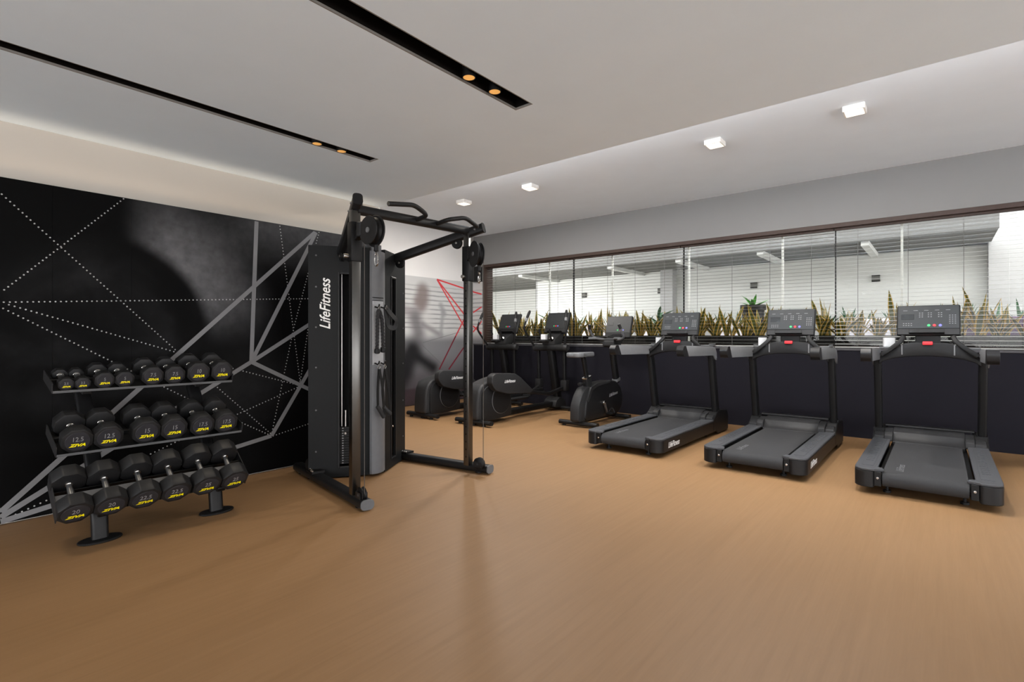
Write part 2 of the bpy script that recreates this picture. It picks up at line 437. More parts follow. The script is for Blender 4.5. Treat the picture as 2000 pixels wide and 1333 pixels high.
we = B(); we.box((XE - 0.2, 3.50, 0), (XE, YW + 0.3, ZH)); struct(we.build('wall_end', WALLP, smooth=0), 'warm white end wall behind the grey mural')
wb = B(); wb.box((XM - 0.2, YB - 0.2, 2.25), (XR + 0.2, YB, ZL)); struct(wb.build('wall_back', WALLP, smooth=0), 'unseen back wall, left open below for fill light')  # low opening is invented, sized to let neutral fill reach the ceiling
wr = B(); wr.box((XR, YB, 1.3), (XR + 0.2, YW + 0.3, ZH)); struct(wr.build('wall_right', WALLP, smooth=0), 'unseen right wall, left open below for fill light')  # made-up opening at its foot lets fill light in from the right
WX0, WX1, ZS, ZT = -7.22, 3.02, 1.125, 2.735
ww = B(); ww.box((XE - 0.2, YW, ZT), (XR + 0.2, YW + 0.25, ZH)); ww.box((XE - 0.2, YW, ZS), (WX0, YW + 0.25, ZT)); ww.box((WX1, YW, ZS), (XR + 0.2, YW + 0.25, ZT))
struct(ww.build('wall_window', GREYW, smooth=0), 'grey wall above the long window')
wd = B(); wd.box((XE, YW, 0), (XR, YW + 0.25, ZS - 0.03)); struct(wd.build('wall_dado', NAVY, smooth=0), 'navy black wall below the window')
ws = B(); ws.box((XE, YW - 0.012, ZS - 0.03), (XR, YW + 0.25, ZS)); struct(ws.build('trim_2', SILL, bevel=0.004), 'dark grey window sill')
bb = B(); bb.box((XE, 3.62, 0), (XE + 0.014, YW, 0.07)); struct(bb.build('baseboard_end', JET))
# window frame, mullions, panes
wf = thing('window_1', 'long window in a dark bronze frame', 'window', (0, 0, 0)); del wf['category']; struct(wf, 'long horizontal window above the navy wall')
fr = B(); fr.box((WX0, YW - 0.012, ZT - 0.055), (WX1, YW + 0.25, ZT)); fr.box((WX0, YW - 0.006, ZS), (WX0 + 0.05, YW + 0.25, ZT - 0.055)); fr.box((WX0 + 0.05, YW + 0.15, ZS), (WX1, YW + 0.22, ZS + 0.03))
fr.build('frame', BROWN, wf, bevel=0.003)
PX = [WX0 + 0.05, -5.137, -3.098, -1.058, 0.98, WX1]
for a, b_ in zip(PX[:-1], PX[1:]):
    p = B(); p.box((a + 0.004, YW + 0.178, ZS + 0.03), (b_ - 0.004, YW + 0.186, ZT - 0.055)); p.build('pane', GLASS, wf, smooth=0)
for x in PX[1:-1]:
    p = B(); p.box((x - 0.006, YW + 0.165, ZS + 0.03), (x + 0.006, YW + 0.20, ZT - 0.055)); p.build('mullion', JET, wf, smooth=0)
for x in (-5.70, -4.37, -3.03, -1.70, -0.36, 0.98, 2.3):
    p = B(); p.box((x - 0.012, YW + 0.205, ZS + 0.03), (x + 0.012, YW + 0.24, ZT - 0.055)); p.build('outer_mullion', TAPE, wf, smooth=0)

# venetian blinds, each slat a part
def slat_mesh(L):
    b = B(); n = 4; top = [(-0.025 + 0.05 * k / n, 0.0010 * (1 - (2 * k / n - 1) ** 2)) for k in range(n + 1)]
    prof = top + [(y, z - 0.0008) for y, z in reversed(top)]
    b.prism(prof, 'x', -L / 2, L / 2)
    o = b.build('slat', SLAT); me = o.data; bpy.data.objects.remove(o); return me
BL = [('leftmost white venetian blind, beside the grey mural', 0, 4), ('white venetian blind second from the grey mural', 0, 4),
      ('white venetian blind above the left and middle treadmills', 0, 4), ('white venetian blind at the right, slats tipped open', 8.5, 4), ('white venetian blind beyond the right edge of the window view', 8.5, 4)]
for i, (lab, tilt, nc) in enumerate(BL):
    a, b_ = PX[i] + 0.006, PX[i + 1] - 0.006; L = b_ - a; xc = (a + b_) / 2; yb = YW + 0.075
    t = thing('venetian_blind', lab, 'blind', (xc, yb, ZS + 0.004), group='venetian blinds in the long window')
    hr = B(); hr.box((-L / 2, -0.028, ZT - 0.085 - ZS), (L / 2, 0.028, ZT - 0.056 - ZS)); hr.build('head_rail', BROWN, t, bevel=0.003)
    br = B(); br.box((-L / 2, -0.026, 0.001), (L / 2, 0.026, 0.016)); br.build('bottom_rail', SLAT, t, bevel=0.003)
    me = slat_mesh(L); n = 31
    for k in range(n):
        o = bpy.data.objects.new('slat', me); C.objects.link(o); o.parent = t
        o.location = (0, 0, 0.05 + k * 0.0482); o.rotation_euler = (R(tilt), 0, 0)
    for q in range(nc):
        x = -L / 2 + L * (q + 0.5) / nc
        c = B(); c.box((x - 0.0025, -0.0285, 0.012), (x + 0.0025, -0.0265, ZT - 0.085 - ZS)); c.build('ladder_cord', CORD, t, smooth=0)

# ------------------------------------------------------------------ murals
STG = [0]
def strip(bm, y0, z0, y1, z1, w, x, axis='x'):
    STG[0] += 1
    d = Vector((y1 - y0, z1 - z0)); d.normalize(); nrm = Vector((-d.y, d.x)) * w / 2
    q = [(y0 + nrm.x, z0 + nrm.y), (y1 + nrm.x, z1 + nrm.y), (y1 - nrm.x, z1 - nrm.y), (y0 - nrm.x, z0 - nrm.y)]
    e = 0.001 + (STG[0] % 7) * 0.0002; bm.prism(q, axis, x, x + (e if axis == 'x' else -e))
def clipz(p, q, zt):
    if q[1] > zt: p, q = p, (q[0] + (p[0] - q[0]) * (q[1] - zt) / (q[1] - p[1]), zt)
    return p, q
SOLID = [((0.506, 0.092), (2.788, 2.333)), ((0.506, 0.057), (2.158, 1.043)), ((0.506, 0.026), (2.344, 0.334)), ((2.158, 1.043), (2.205, 2.345)), ((2.158, 1.043), (2.8, 2.335)), ((2.158, 1.043), (2.949, 1.536)), ((2.949, 0.629), (2.158, 1.043)), ((2.344, 0.334), (2.949, 1.285))]
DOTS = [((0.511, 2.24), (1.562, 1.147)), ((0.523, 1.594), (1.189, 2.347)), ((0.521, 1.51), (2.949, 1.672)), ((0.546, 1.494), (1.532, 1.152)), ((0.518, 1.468), (1.86, 0.609)), ((2.426, 2.337), (2.63, 0.832)), ((2.833, 2.34), (2.566, 1.366)), ((2.566, 1.366), (2.344, 0.339)), ((2.833, 2.104), (2.63, 0.817)), ((1.997, 0.99), (2.587, 0.804)), ((1.868, 0.829), (2.334, 0.36)), ((2.036, 0.575), (2.598, 0.773)), ((2.076, 0.491), (2.31, 0.354)), ((2.363, 0.331), (2.949, 0.442)), ((1.225, 0.278), (1.627, 0.432)), ((0.516, 0.033), (0.738, 0.113))]
ML = (XM, 0.0, 0.0)
t = thing('wall_mural', 'black smoke mural with grey lines and white dotted lines behind the dumbbell rack', 'mural', ML)
pan = [(YB + 0.02, 0.77), (0.77, 1.24), (1.24, 2.44), (2.44, 3.58)]
for a, b_ in pan:                            # printed sheets, butted with hairline joints
    p = B(); p.box((0, a + 0.0006, 0.012), (0.03, b_ - 0.0006, 2.357)); p.build('sheet', MURAL, t, smooth=0)
for q, (p0, p1) in enumerate(SOLID):
    p = B(); strip(p, *p0, *p1, 0.036, 0.030 + q * 0.0003); p.build('printed_line', LINEG, t, smooth=0)
ext = [((0.506, 0.092), (-0.9, 1.5)), ((0.506, 0.057), (-1.2, 0.4))]
for p0, p1 in ext:
    p = B(); strip(p, *p0, *p1, 0.036, 0.030); p.build('printed_line', LINEG, t, smooth=0)
for p0, p1 in DOTS:
    p = B(); L = math.hypot(p1[0] - p0[0], p1[1] - p0[1]); n = int(L / 0.0295)
    for k in range(n + 1):
        y, z = (p0[j] + (p1[j] - p0[j]) * k / n for j in (0, 1))
        p.prism([(y + 0.0056 * math.cos(a * math.pi / 3), z + 0.0056 * math.sin(a * math.pi / 3)) for a in range(6)], 'x', 0.0295, 0.0308)
    o = p.build('dotted_line', DOTW, t, smooth=0); o['kind'] = 'stuff'

t = thing('wall_mural', 'grey mural of a blurred runner with red lines on the end wall', 'mural', (XE, 0, 0))
p = B(); p.box((0, 3.62, 0.012), (0.02, YW - 0.002, 2.39)); p.build('sheet', RUNNER, t, smooth=0)
p = B(); p.box((0.022, YW - 0.02, ZS + 0.0), (WX0 - XE - 0.004, YW - 0.001, 2.39)); p.build('return_sheet', RUNNER, t, smooth=0)
for p0, p1, m in ((((6.798, 2.375), (7.80, 2.21), REDL)), ((6.798, 2.375), (7.582, 1.689), REDL), ((7.582, 1.689), (7.30, 1.28), REDL), ((7.30, 1.28), (6.857, 0.634), REDD), ((6.798, 2.375), (7.762, 1.206), REDL), ((7.70, 1.225), (7.109, 0.622), REDD)):
    p = B(); strip(p, *p0, *p1, 0.03, 0.020); p.build('printed_line', m, t, smooth=0)
for p0, p1 in (((-7.475, 2.20), (-7.236, 2.141)), ((-7.475, 1.772), (-7.236, 1.878)), ((-7.475, 1.366), (-7.236, 1.584)), ((-7.475, 1.49), (-7.236, 1.332))):
    p = B(); strip(p, p0[0] - XE, p0[1], p1[0] - XE, p1[1], 0.03, YW - 0.020, 'y'); p.build('printed_line', REDL, t, smooth=0)
sp = thing('wall_speaker', 'small black speaker on the pier above the grey mural', 'speaker', (-7.30, YW, 2.40))
p = B(); p.box((-0.075, -0.13, 0), (0.075, -0.012, 0.30)); p.build('cabinet', BLK2, sp, bevel=0.01)
p = B(); p.box((-0.062, -0.136, 0.015), (0.062, -0.130, 0.285)); p.build('grille', JET, sp, bevel=0.002)
p = B(); p.box((-0.03, -0.012, 0.1), (0.03, 0, 0.2)); p.build('bracket', JET, sp)

# ------------------------------------------------------------------ ceiling slots and lamps
for (x0, x1), lab in ((S1, 'black recessed light slot in the ceiling nearer the mural'), (S2, 'wide black recessed light slot in the ceiling nearer the camera')):
    t = thing('ceiling_slot', lab, 'light slot', ((x0 + x1) / 2, 0, ZL), group='recessed ceiling slots'); w = (x1 - x0) / 2
    p = B(); p.box((-w, YB, 0.11), (w, YE, 0.118)); p.box((-w, YB, 0.012), (-w + 0.004, YE, 0.11)); p.box((w - 0.004, YB, 0.012), (w, YE, 0.11)); p.box((-w + 0.004, YE - 0.004, 0.012), (w - 0.004, YE, 0.11)); p.build('trough', SLOTB, t, smooth=0)
    p = B(); p.box((-w, YB, 0.0), (-w + 0.007, YE, 0.012)); p.box((w - 0.007, YB, 0.0), (w, YE, 0.012)); p.box((-w + 0.007, YE - 0.007, 0.0), (w - 0.007, YE, 0.012)); p.build('edge_trim', TRIMG, t, smooth=0)
def spot(x, y, lab, power=9):
    t = thing('spot_lamp', lab, 'spotlight', (x, y, ZL), group='spot lamps in the ceiling slots')
    p = B(); p.lathe([(0.037, 0.109), (0.037, -0.004), (0.034, -0.006), (0.033, 0.004), (0.0, 0.004)], (0, 0, 0), n=24); p.build('barrel', JET, t)
    p = B(); p.lathe([(0.033, -0.004), (0.033, 0.003), (0.024, 0.003), (0.024, -0.001)], (0, 0, 0), n=24); p.build('ring', SPOTR, t)
    p = B(); p.lathe([(0.024, -0.002), (0.024, 0.003)], (0, 0, 0), n=20); p.build('lens', SPOTG, t)
    d = bpy.data.lights.new('spot_beam', 'SPOT'); d.energy = power; d.spot_size = R(88); d.spot_blend = 0.9; d.color = (1.0, 0.86, 0.68); d.shadow_soft_size = 0.03
    o = bpy.data.objects.new('spot_beam', d); C.objects.link(o); o.parent = t; o.location = (0, 0, -0.02)
for (x, y, lab) in ((-2.05, 2.105, 'warm spot lamp in the wide slot, farther from its end'), (-2.05, 2.325, 'warm spot lamp in the wide slot, next to its end'),
                    (-3.645, 2.095, 'warm spot lamp in the slot nearer the mural, farther from its end'), (-3.645, 2.305, 'warm spot lamp in the slot nearer the mural, next to its end'),
                    (-3.645, -0.10, 'added warm fill lamp in the slot nearer the mural, just outside the picture'), (-3.645, 0.11, 'second added warm fill lamp in the slot nearer the mural, just outside the picture'),  # added lamps out of view, to brighten the left floor
                    (-2.05, 0.0, 'added warm fill lamp in the wide slot, above the camera side of the room'), (-2.05, 0.22, 'second added warm fill lamp in the wide slot, above the camera side of the room')):  # unseen pair put in for the same extra floor light
    spot(x, y, lab, 22 if x < -3 else 11)
for x, y, lab in ((-5.58, 5.62, 'small square ceiling lamp farthest left, above the cable machine'), (-4.31, 5.62, 'small square ceiling lamp second from the left'),
                  (-1.83, 5.585, 'square ceiling lamp second from the right'), (-0.59, 5.56, 'square ceiling lamp farthest right')):
    t = thing('ceiling_lamp', lab, 'ceiling lamp', (x, y, ZH), group='square surface lamps on the raised ceiling')
    p = B(); p.box((-0.085, -0.085, -0.05), (0.085, 0.085, 0)); p.build('housing', WHITE, t, bevel=0.004)
    p = B(); p.box((-0.07, -0.07, -0.0535), (0.07, 0.07, -0.05)); p.build('diffuser', PANEL, t, bevel=0.001)
    o = area('lamp_light', (0, 0, -0.058), (0, 0, 0), 0.14, 0.14, 48, (1.0, 0.95, 0.89)); o.parent = t

# ------------------------------------------------------------------ treadmills
def make_treadmill(label):
    t = thing('treadmill', label, 'treadmill', (0, 0, 0), group='treadmills facing the window')
    p = B(); p.box((-0.30, 0.10, 0.075), (0.30, 1.95, 0.150)); p.build('deck_frame', JET, t, bevel=0.005)
    pr = [(0.07 + 0.058 * math.cos(R(a)), 0.125 + 0.058 * math.sin(R(a))) for a in range(90, 271, 15)] + [(1.70, 0.067), (1.70, 0.183)]
    p = B(); p.prism(pr, 'x', -0.262, 0.262); belt = p.build('running_belt', BELT, t)
    text('belt_print', 'LifeFitness', 0.075, LOGOK, belt, frame((-0.155, 0.30, 0.1832), (0, 1, 0), (-1, 0, 0)), 0.35, 0, 0.9)
    p = B(); p.cyl((-0.285, 0.07, 0.125), (0.285, 0.07, 0.125), 0.03); p.build('roller_axle', JET, t)
    for s in (-1, 1):
        out = [(0.318, 0.0), (0.405, 0.004), (0.452, 0.05), (0.455, 0.12), (0.455, 1.78), (0.318, 1.78)]
        p = B(); p.prism(round_poly([(s * x, y) for x, y in out], 0.03), 'z', 0.055, 0.188); p.build('side_rail', BLK, t, bevel=0.005)
        out2 = [(0.300, 0.12), (0.318, 0.0), (0.405, 0.004), (0.450, 0.05), (0.453, 0.12), (0.453, 1.70), (0.300, 1.70)]
        p = B(); p.prism(round_poly([(s * x, y) for x, y in out2], 0.02), 'z', 0.188, 0.208); fo = p.build('foot_rail', STEP, t, bevel=0.005)
        p = B(); p.prism(round_poly([(s * 0.330, 0.13), (s * 0.412, 0.13), (s * 0.412, 1.55), (s * 0.330, 1.55)], 0.01), 'z', 0.2075, 0.2105); p.build('grip_pad', STEP, fo, bevel=0.001)
        p = B()
        for k in range(14): p.box((min(s * 0.345, s * 0.398), 0.34 + k * 0.075, 0.2105), (max(s * 0.345, s * 0.398), 0.352 + k * 0.075, 0.2135))
        p.build('grip_ribs', STEP, fo, smooth=0)['kind'] = 'stuff'
        p = B(); p.prism([(s * 0.250, 0.045), (s * 0.322, 0.012), (s * 0.322, 0.115), (s * 0.268, 0.105)], 'z', 0.186, 0.207); p.build('end_cap', STEP, t, bevel=0.004)
        p = B(); p.box((min(s * 0.27, s * 0.318), 0.018, 0.07), (max(s * 0.27, s * 0.318), 0.09, 0.186)); p.build('cap_bracket', JET, t, bevel=0.003)
        p = B(); p.cyl((s * 0.294, 0.018, 0.135), (s * 0.294, 0.008, 0.135), 0.0095, 12, 0.002); p.build('bolt', CHROME, t)
        p = B(); p.cyl((s * 0.24, 0.16, 0.0), (s * 0.24, 0.16, 0.018), 0.028); p.cyl((s * 0.24, 0.16, 0.018), (s * 0.24, 0.16, 0.08), 0.011, 8); p.build('levelling_foot', JET, t)
        p = B(); p.cyl((s * 0.345, 1.55, 0.035), (s * 0.395, 1.55, 0.035), 0.035, 18, 0.004); p.build('transport_wheel', JET, t)
        # post base and post
        pb = [(1.60, 0.07), (1.60, 0.215), (1.68, 0.25), (1.74, 0.30), (1.92, 0.31), (2.15, 0.285), (2.19, 0.20), (2.19, 0.025), (1.78, 0.015), (1.70, 0.07)]
        p = B(); p.prism(round_poly(pb, 0.025), 'x', min(s * 0.355, s * 0.458), max(s * 0.355, s * 0.458)); base = p.build('post_base', BLK, t, bevel=0.008)
        p = B(); p.prism(round_poly([(1.585, 0.185), (1.59, 0.245), (1.63, 0.275), (1.80, 0.30), (1.80, 0.185)], 0.012), 'x', min(s * 0.285, s * 0.355), max(s * 0.285, s * 0.355)); p.build('hood_shoulder', SHELL, t, bevel=0.006)
        p = B(); p.prism(round_poly([(1.60, 0.195), (1.605, 0.235), (1.66, 0.262), (1.74, 0.27), (1.74, 0.195)], 0.01), 'x', min(s * 0.356, s * 0.44), max(s * 0.356, s * 0.44)); p.build('base_step', SHELL, base, bevel=0.004)
        p = B(); p.rtube([(s * 0.415, 1.815, 0.27), (s * 0.415, 1.635, 1.05)], 0.066, 0.125, up=(0, 1, 0), rad=0.02); p.build('upright', JET, t)
        p = B(); p.rtube([(s * 0.415, 1.810, 0.292), (s * 0.415, 1.806, 0.310)], 0.080, 0.142, up=(0, 1, 0), rad=0.022); p.build('post_collar', BLK2, t)
        # handrail: grey rail, black end
        hp = [(0.655, 1.172), (1.10, 1.160), (1.55, 1.148), (1.66, 1.128), (1.72, 1.06), (1.715, 0.965), (1.66, 0.985), (1.60, 1.035), (0.735, 1.048)]
        p = B(); p.prism(round_poly(hp, 0.02), 'x', min(s * 0.388, s * 0.462), max(s * 0.388, s * 0.462)); hr = p.build('handrail', RAILG, t, bevel=0.012, seg=2)
        cp = [(0.565, 1.125), (0.60, 1.168), (0.662, 1.172), (0.742, 1.046), (0.60, 1.050), (0.575, 1.075)]
        p = B(); p.prism(round_poly(cp, 0.012), 'x', min(s * 0.384, s * 0.464), max(s * 0.384, s * 0.464)); p.build('rail_end', BLK, hr, bevel=0.006)
        p = B(); p.box((min(s * 0.25, s * 0.40), 1.62, 1.148), (max(s * 0.25, s * 0.40), 1.86, 1.166)); p.box((min(s * 0.388, s * 0.40), 1.62, 1.166), (max(s * 0.388, s * 0.40), 1.86, 1.182)); p.build('accessory_tray', GREYP, t, bevel=0.005)
        p = B(); p.rtube([(s * 0.375, 1.545, 1.085), (s * 0.30, 1.545, 1.145), (s * 0.215, 1.56, 1.225), (s * 0.195, 1.60, 1.275)], 0.045, 0.036, up=(0, 1, 0), rad=0.012, fil=0.03); p.build('grab_bar', BLK2, t)
    hood = [(1.585, 0.150), (1.585, 0.188), (1.615, 0.200), (1.650, 0.235), (1.670, 0.275), (1.72, 0.300), (1.80, 0.308), (2.13, 0.29), (2.19, 0.20), (2.19, 0.05), (1.95, 0.05), (1.95, 0.15)]
    p = B(); p.prism(hood, 'x', -0.285, 0.285); p.build('motor_cover', SHELL, t, bevel=0.006, seg=2)
    p = B(); p.rtube([(-0.36, 1.88, 0.318), (0.36, 1.88, 0.318)], 0.10, 0.022); p.build('cover_lip', BLK, t)
    top = [(-0.40, 1.065), (-0.33, 1.115), (-0.25, 1.165), (-0.19, 1.205), (-0.10, 1.216), (0.10, 1.216), (0.19, 1.205), (0.25, 1.165), (0.33, 1.115), (0.40, 1.065)]
    bot = [(0.40, 0.985), (0.36, 1.02), (0.27, 1.052), (0.14, 1.074), (0, 1.080), (-0.14, 1.074), (-0.27, 1.052), (-0.36, 1.02), (-0.40, 0.985)]
    p = B(); p.prism(top + bot, 'y', 1.555, 1.68); p.build('crossbar', BLK2, t, bevel=0.012, seg=2)
    for s in (-1, 1):
        p = B(); p.box((s * 0.205 - 0.006, 1.548, 1.09), (s * 0.205 + 0.006, 1.556, 1.19)); p.build('pulse_plate', RAILG, t, bevel=0.002)
    p = B(); p.box((-0.040, 1.535, 1.192), (0.040, 1.575, 1.226)); p.build('stop_button', RED, t, bevel=0.006, seg=2)
    # console, leaning back
    Rm = Matrix.Rotation(R(-17), 3, 'X'); O = Vector((0, 1.60, 1.290))
    def cp_(v): return tuple(Rm @ Vector(v) + O)
    def cbox(name, lo, hi, m, par, bev=0.002):
        b = B(); b.box(lo, hi, Rm, (0, 0, 0)); bmesh.ops.translate(b.bm, verts=b.bm.verts, vec=O)
        return b.build(name, m, par, bevel=bev)
    con = cbox('console', (-0.252, 0, 0.0), (0.252, 0.05, 0.322), BLK2, t, 0.012)
    cbox('console_face', (-0.243, -0.004, 0.070), (0.243, 0.002, 0.314), SCRN, con, 0.002)
    cbox('display', (-0.215, -0.006, 0.165), (-0.11, -0.003, 0.222), SCRD, con, 0.001)
    cbox('lower_bezel', (-0.243, -0.004, 0.006), (0.243, 0.002, 0.066), SHELL, con, 0.002)
    cbox('reading_ledge', (-0.15, -0.045, 0.012), (0.13, -0.004, 0.024), JET, con, 0.003)
    cbox('reading_stop', (-0.15, -0.047, 0.012), (0.13, -0.041, 0.052), BLK, con, 0.002)
    p = B()
    for gx, gz, nx, nz in ((-0.07, 0.19, 2, 3), (0.0, 0.19, 2, 3), (0.08, 0.19, 2, 3), (0.165, 0.12, 3, 5), (-0.20, 0.10, 4, 2)):
        for i in range(nx):
            for k in range(nz): p.box((gx + i * 0.021, -0.0052, gz + k * 0.021), (gx + 0.011 + i * 0.021, -0.0035, gz + 0.005 + k * 0.021))
    for k in range(5): p.box((-0.20 + k * 0.085, -0.0052, 0.262), (-0.165 + k * 0.085, -0.0035, 0.265))
    for v in p.bm.verts: v.co = Rm @ v.co + O
    o = p.build('key_print', LOGOD, con, smooth=0); o['kind'] = 'stuff'
    for x, m in ((0.008, GRN), (0.052, RED), (0.098, BLU)):
        p = B(); p.cyl(cp_((x, 0, 0.102)), cp_((x, -0.008, 0.102)), 0.0135, 14, 0.002); p.build('round_button', m, con)
    p = B(); p.rtube([(0, 1.64, 1.20), (0, 1.655, 1.33)], 0.20, 0.04, up=(0, 1, 0)); p.build('console_neck', JET, t)
    for s in (1, -1):
        x, y = ((0, 1, 0), (0, 0, 1)) if s == 1 else ((0, -1, 0), (0, 0, 1))
        text('side_lettering', 'LifeFitness', 0.085, LOGO, t, frame((s * 0.4555, 0.33, 0.118), x, y), 0.35, 0.001, 0.85)
    return t
TMY = 5.08
tm3 = make_treadmill('black treadmill at the right end of the row of three'); tm3.location = (-0.092, TMY, 0)
dup(tm3, (-1.345, TMY + 0.02, 0), 'black treadmill in the middle of the row of three')
dup(tm3, (-2.675, TMY + 0.04, 0), 'black treadmill at the left end of the row of three, beside the exercise bike')
def card_box(loc, s, lab):
    p = B(); p.prism(round_poly([(-s / 2, -s / 2), (s / 2, -s / 2), (s / 2, s / 2), (-s / 2, s / 2)], 0.008), 'z', 0, s * 1.02)
    o = p.build('wipes_box', PAPER, bevel=0.004); o.location = loc; o.rotation_euler = (0, 0, R(12)); tag(o, lab, 'box', 'pale boxes on the machine trays')
card_box((-0.092 - 0.325, TMY + 1.75, 1.166), 0.095, 'pale grey box on the left tray of the right-hand treadmill')
card_box((-1.345 - 0.325, TMY + 1.77, 1.166), 0.095, 'pale grey box on the left tray of the middle treadmill')
card_box((-2.675 - 0.325, TMY + 1.79, 1.166), 0.095, 'pale grey box on the left tray of the left-hand treadmill')

# ------------------------------------------------------------------ elliptical trainers
def make_elliptical(label):
    t = thing('elliptical_trainer', label, 'elliptical', (0, 0, 0), group='elliptical trainers facing the window')
    p = B(); p.rtube([(-0.345, 0, 0.055), (0.345, 0, 0.055)], 0.085, 0.062, rad=0.03); st = p.build('rear_stabilizer', BLK, t, bevel=0.0)
    for x in (-0.27, 0.0, 0.20):
        p = B(); p.cyl((x, 0, 0), (x, 0, 0.03), 0.028, 14, 0.003); p.build('levelling_foot', JET, st)
    body = [(-0.075, 0.075), (-0.060, 0.36), (-0.035, 0.50), (0.05, 0.585), (0.25, 0.645), (0.46, 0.68), (0.60, 0.60), (0.69, 0.36), (0.70, 0.085), (0.30, 0.055)]
    p = B(); p.prism(round_poly(body, 0.07, 5), 'x', -0.135, 0.135); h = p.build('rear_housing', SHELL, t, bevel=0.035, seg=3)
    for s in (-1, 1):
        sp_ = [(0.02, 0.075), (0.02, 0.47), (0.10, 0.545), (0.30, 0.60), (0.56, 0.56), (0.66, 0.36), (0.67, 0.085), (0.30, 0.062)]
        p = B(); p.prism(round_poly(sp_, 0.06, 4), 'x', min(s * 0.13, s * 0.158), max(s * 0.13, s * 0.158)); p.build('side_panel', BLK2, h, bevel=0.010, seg=2)
        p = B(); p.cyl((s * 0.150, 0.42, 0.345), (s * 0.176, 0.42, 0.345), 0.205, 40, 0.006); p.build('crank_disc', BLK, h)
        p = B(); p.lathe([(0.205, 0), (0.209, 0.002), (0.209, 0.008), (0.205, 0.010)], (s * 0.160, 0.42, 0.345), (s, 0, 0), 40); p.build('disc_rim', GREYP, h)
        dz = 0.0 if s == 1 else -0.17; dy = 0.0 if s == 1 else 0.06
        cov = [(0.075 + dy, 0.60 + dz), (0.085 + dy, 0.71 + dz), (0.165 + dy, 0.748 + dz), (0.60 + dy, 0.722 + dz), (0.73 + dy, 0.66 + dz), (1.045 + dy, 0.44 + dz), (0.97 + dy, 0.40 + dz), (0.42 + dy, 0.435 + dz), (0.165 + dy, 0.50 + dz)]
        p = B(); p.prism(round_poly(cov, 0.035, 4), 'x', min(s * 0.178, s * 0.285), max(s * 0.178, s * 0.285)); c = p.build('arm_cover', SHELL, t, bevel=0.022, seg=3)
        if s == 1: text('cover_lettering', 'LifeFitness', 0.062, LOGO, c, frame((0.2853, 0.47, 0.615), *FACE_X), 0.4, 0.0006, 0.95)
        z0 = 0.425 + dz
        p = B(); p.rtube([(s * 0.232, 0.95 + dy, z0), (s * 0.232, 1.53, 0.335 + dz * 0.5), (s * 0.25, 1.90, 0.405)], 0.05, 0.055, fil=0.08); p.build('pedal_arm', BLK, t)
        zp = 0.375 + dz * 0.7
        pl = [(s * 0.085, 0.97), (s * 0.225, 0.97), (s * 0.225, 1.42), (s * 0.17, 1.47), (s * 0.085, 1.42)]
        p = B(); p.prism(round_poly(pl, 0.03), 'z', zp, zp + 0.025); pd = p.build('pedal', BLK2, t, bevel=0.006)
        p = B(); p.rtube([(s * 0.215, 0.98, zp + 0.04), (s * 0.215, 1.40, zp + 0.04), (s * 0.09, 1.46, zp + 0.045)], 0.016, 0.05); p.build('pedal_lip', JET, pd)
        # swing arm with box joint and upper grip
        p = B(); p.rtube([(s * 0.27, 1.945, 0.43), (s * 0.27, 1.925, 1.06)], 0.048, 0.055, up=(0, 1, 0)); p.build('swing_arm', JET, t)
        p = B(); p.box((s * 0.27 - 0.055, 1.89, 0.36), (s * 0.27 + 0.055, 2.0, 0.535)); p.build('arm_joint', BLK2, t, bevel=0.012, seg=2)
        ph = 0.17 if s == 1 else -0.06
        g = [(s * 0.30, 1.88, 1.08), (s * 0.33, 1.80 + ph * 0.4, 1.20), (s * 0.36, 1.68 + ph, 1.40), (s * 0.34, 1.70 + ph, 1.53), (s * 0.30, 1.78 + ph, 1.72)]
        p = B(); p.tube(g, 0.018, 10, fil=0.09, seg=5); ma = p.build('moving_handle', BLK, t)
        p = B(); p.tube([(s * 0.334, 1.712 + ph, 1.555), (s * 0.304, 1.772 + ph, 1.70)], 0.024, 12); p.build('hand_grip', BLK2, ma)
        p = B(); p.tube([(s * 0.338, 1.705 + ph, 1.535), (s * 0.327, 1.727 + ph, 1.59)], 0.0255, 12); p.build('pulse_sensor', RAILG, ma)
        p = B(); p.tube([(s * 0.07, 1.86, 1.20), (s * 0.10, 1.78, 1.24), (s * 0.11, 1.72, 1.40)], 0.016, 10, fil=0.05); p.build('fixed_handle', BLK2, t)
        p = B(); p.lathe([(0.0, -0.06), (0.05, -0.05), (0.066, -0.01), (0.066, 0.03), (0.05, 0.06)], (s * 0.30, 1.90, 1.085), (s, 0, 0), 18); p.build('shoulder_cap', SHELL, t)
    p = B(); p.rtube([(0, 0.60, 0.105), (0, 2.02, 0.115)], 0.13, 0.085); p.build('base_rail', JET, t)
    p = B(); p.rtube([(-0.34, 2.06, 0.05), (0.34, 2.06, 0.05)], 0.08, 0.06, rad=0.028); fs = p.build('front_stabilizer', BLK, t)
    for x in (-0.29, 0.29):
        p = B(); p.cyl((x, 2.06, 0), (x, 2.06, 0.03), 0.026, 12); p.build('levelling_foot', JET, fs)
    hub = [(1.86, 0.06), (1.90, 0.18), (2.02, 0.235), (2.15, 0.20), (2.20, 0.10), (2.18, 0.05)]
    p = B(); p.prism(round_poly(hub, 0.04), 'x', -0.13, 0.13); p.build('front_cover', BLK2, t, bevel=0.02, seg=2)
    p = B(); p.rtube([(0, 2.12, 0.16), (0, 1.92, 1.06)], 0.115, 0.135, up=(0, 1, 0), rad=0.03); p.build('mast', JET, t)
    p = B(); p.rtube([(-0.30, 1.90, 1.085), (0.30, 1.90, 1.085)], 0.13, 0.115, rad=0.045); p.build('shoulder', BLK2, t)
    p = B(); p.prism(round_poly([(1.84, 1.12), (1.84, 1.22), (1.92, 1.26), (2.06, 1.34), (2.14, 1.33), (2.06, 1.14)], 0.03), 'x', -0.13, 0.13); hb = p.build('console_support', SHELL, t, bevel=0.012, seg=2)
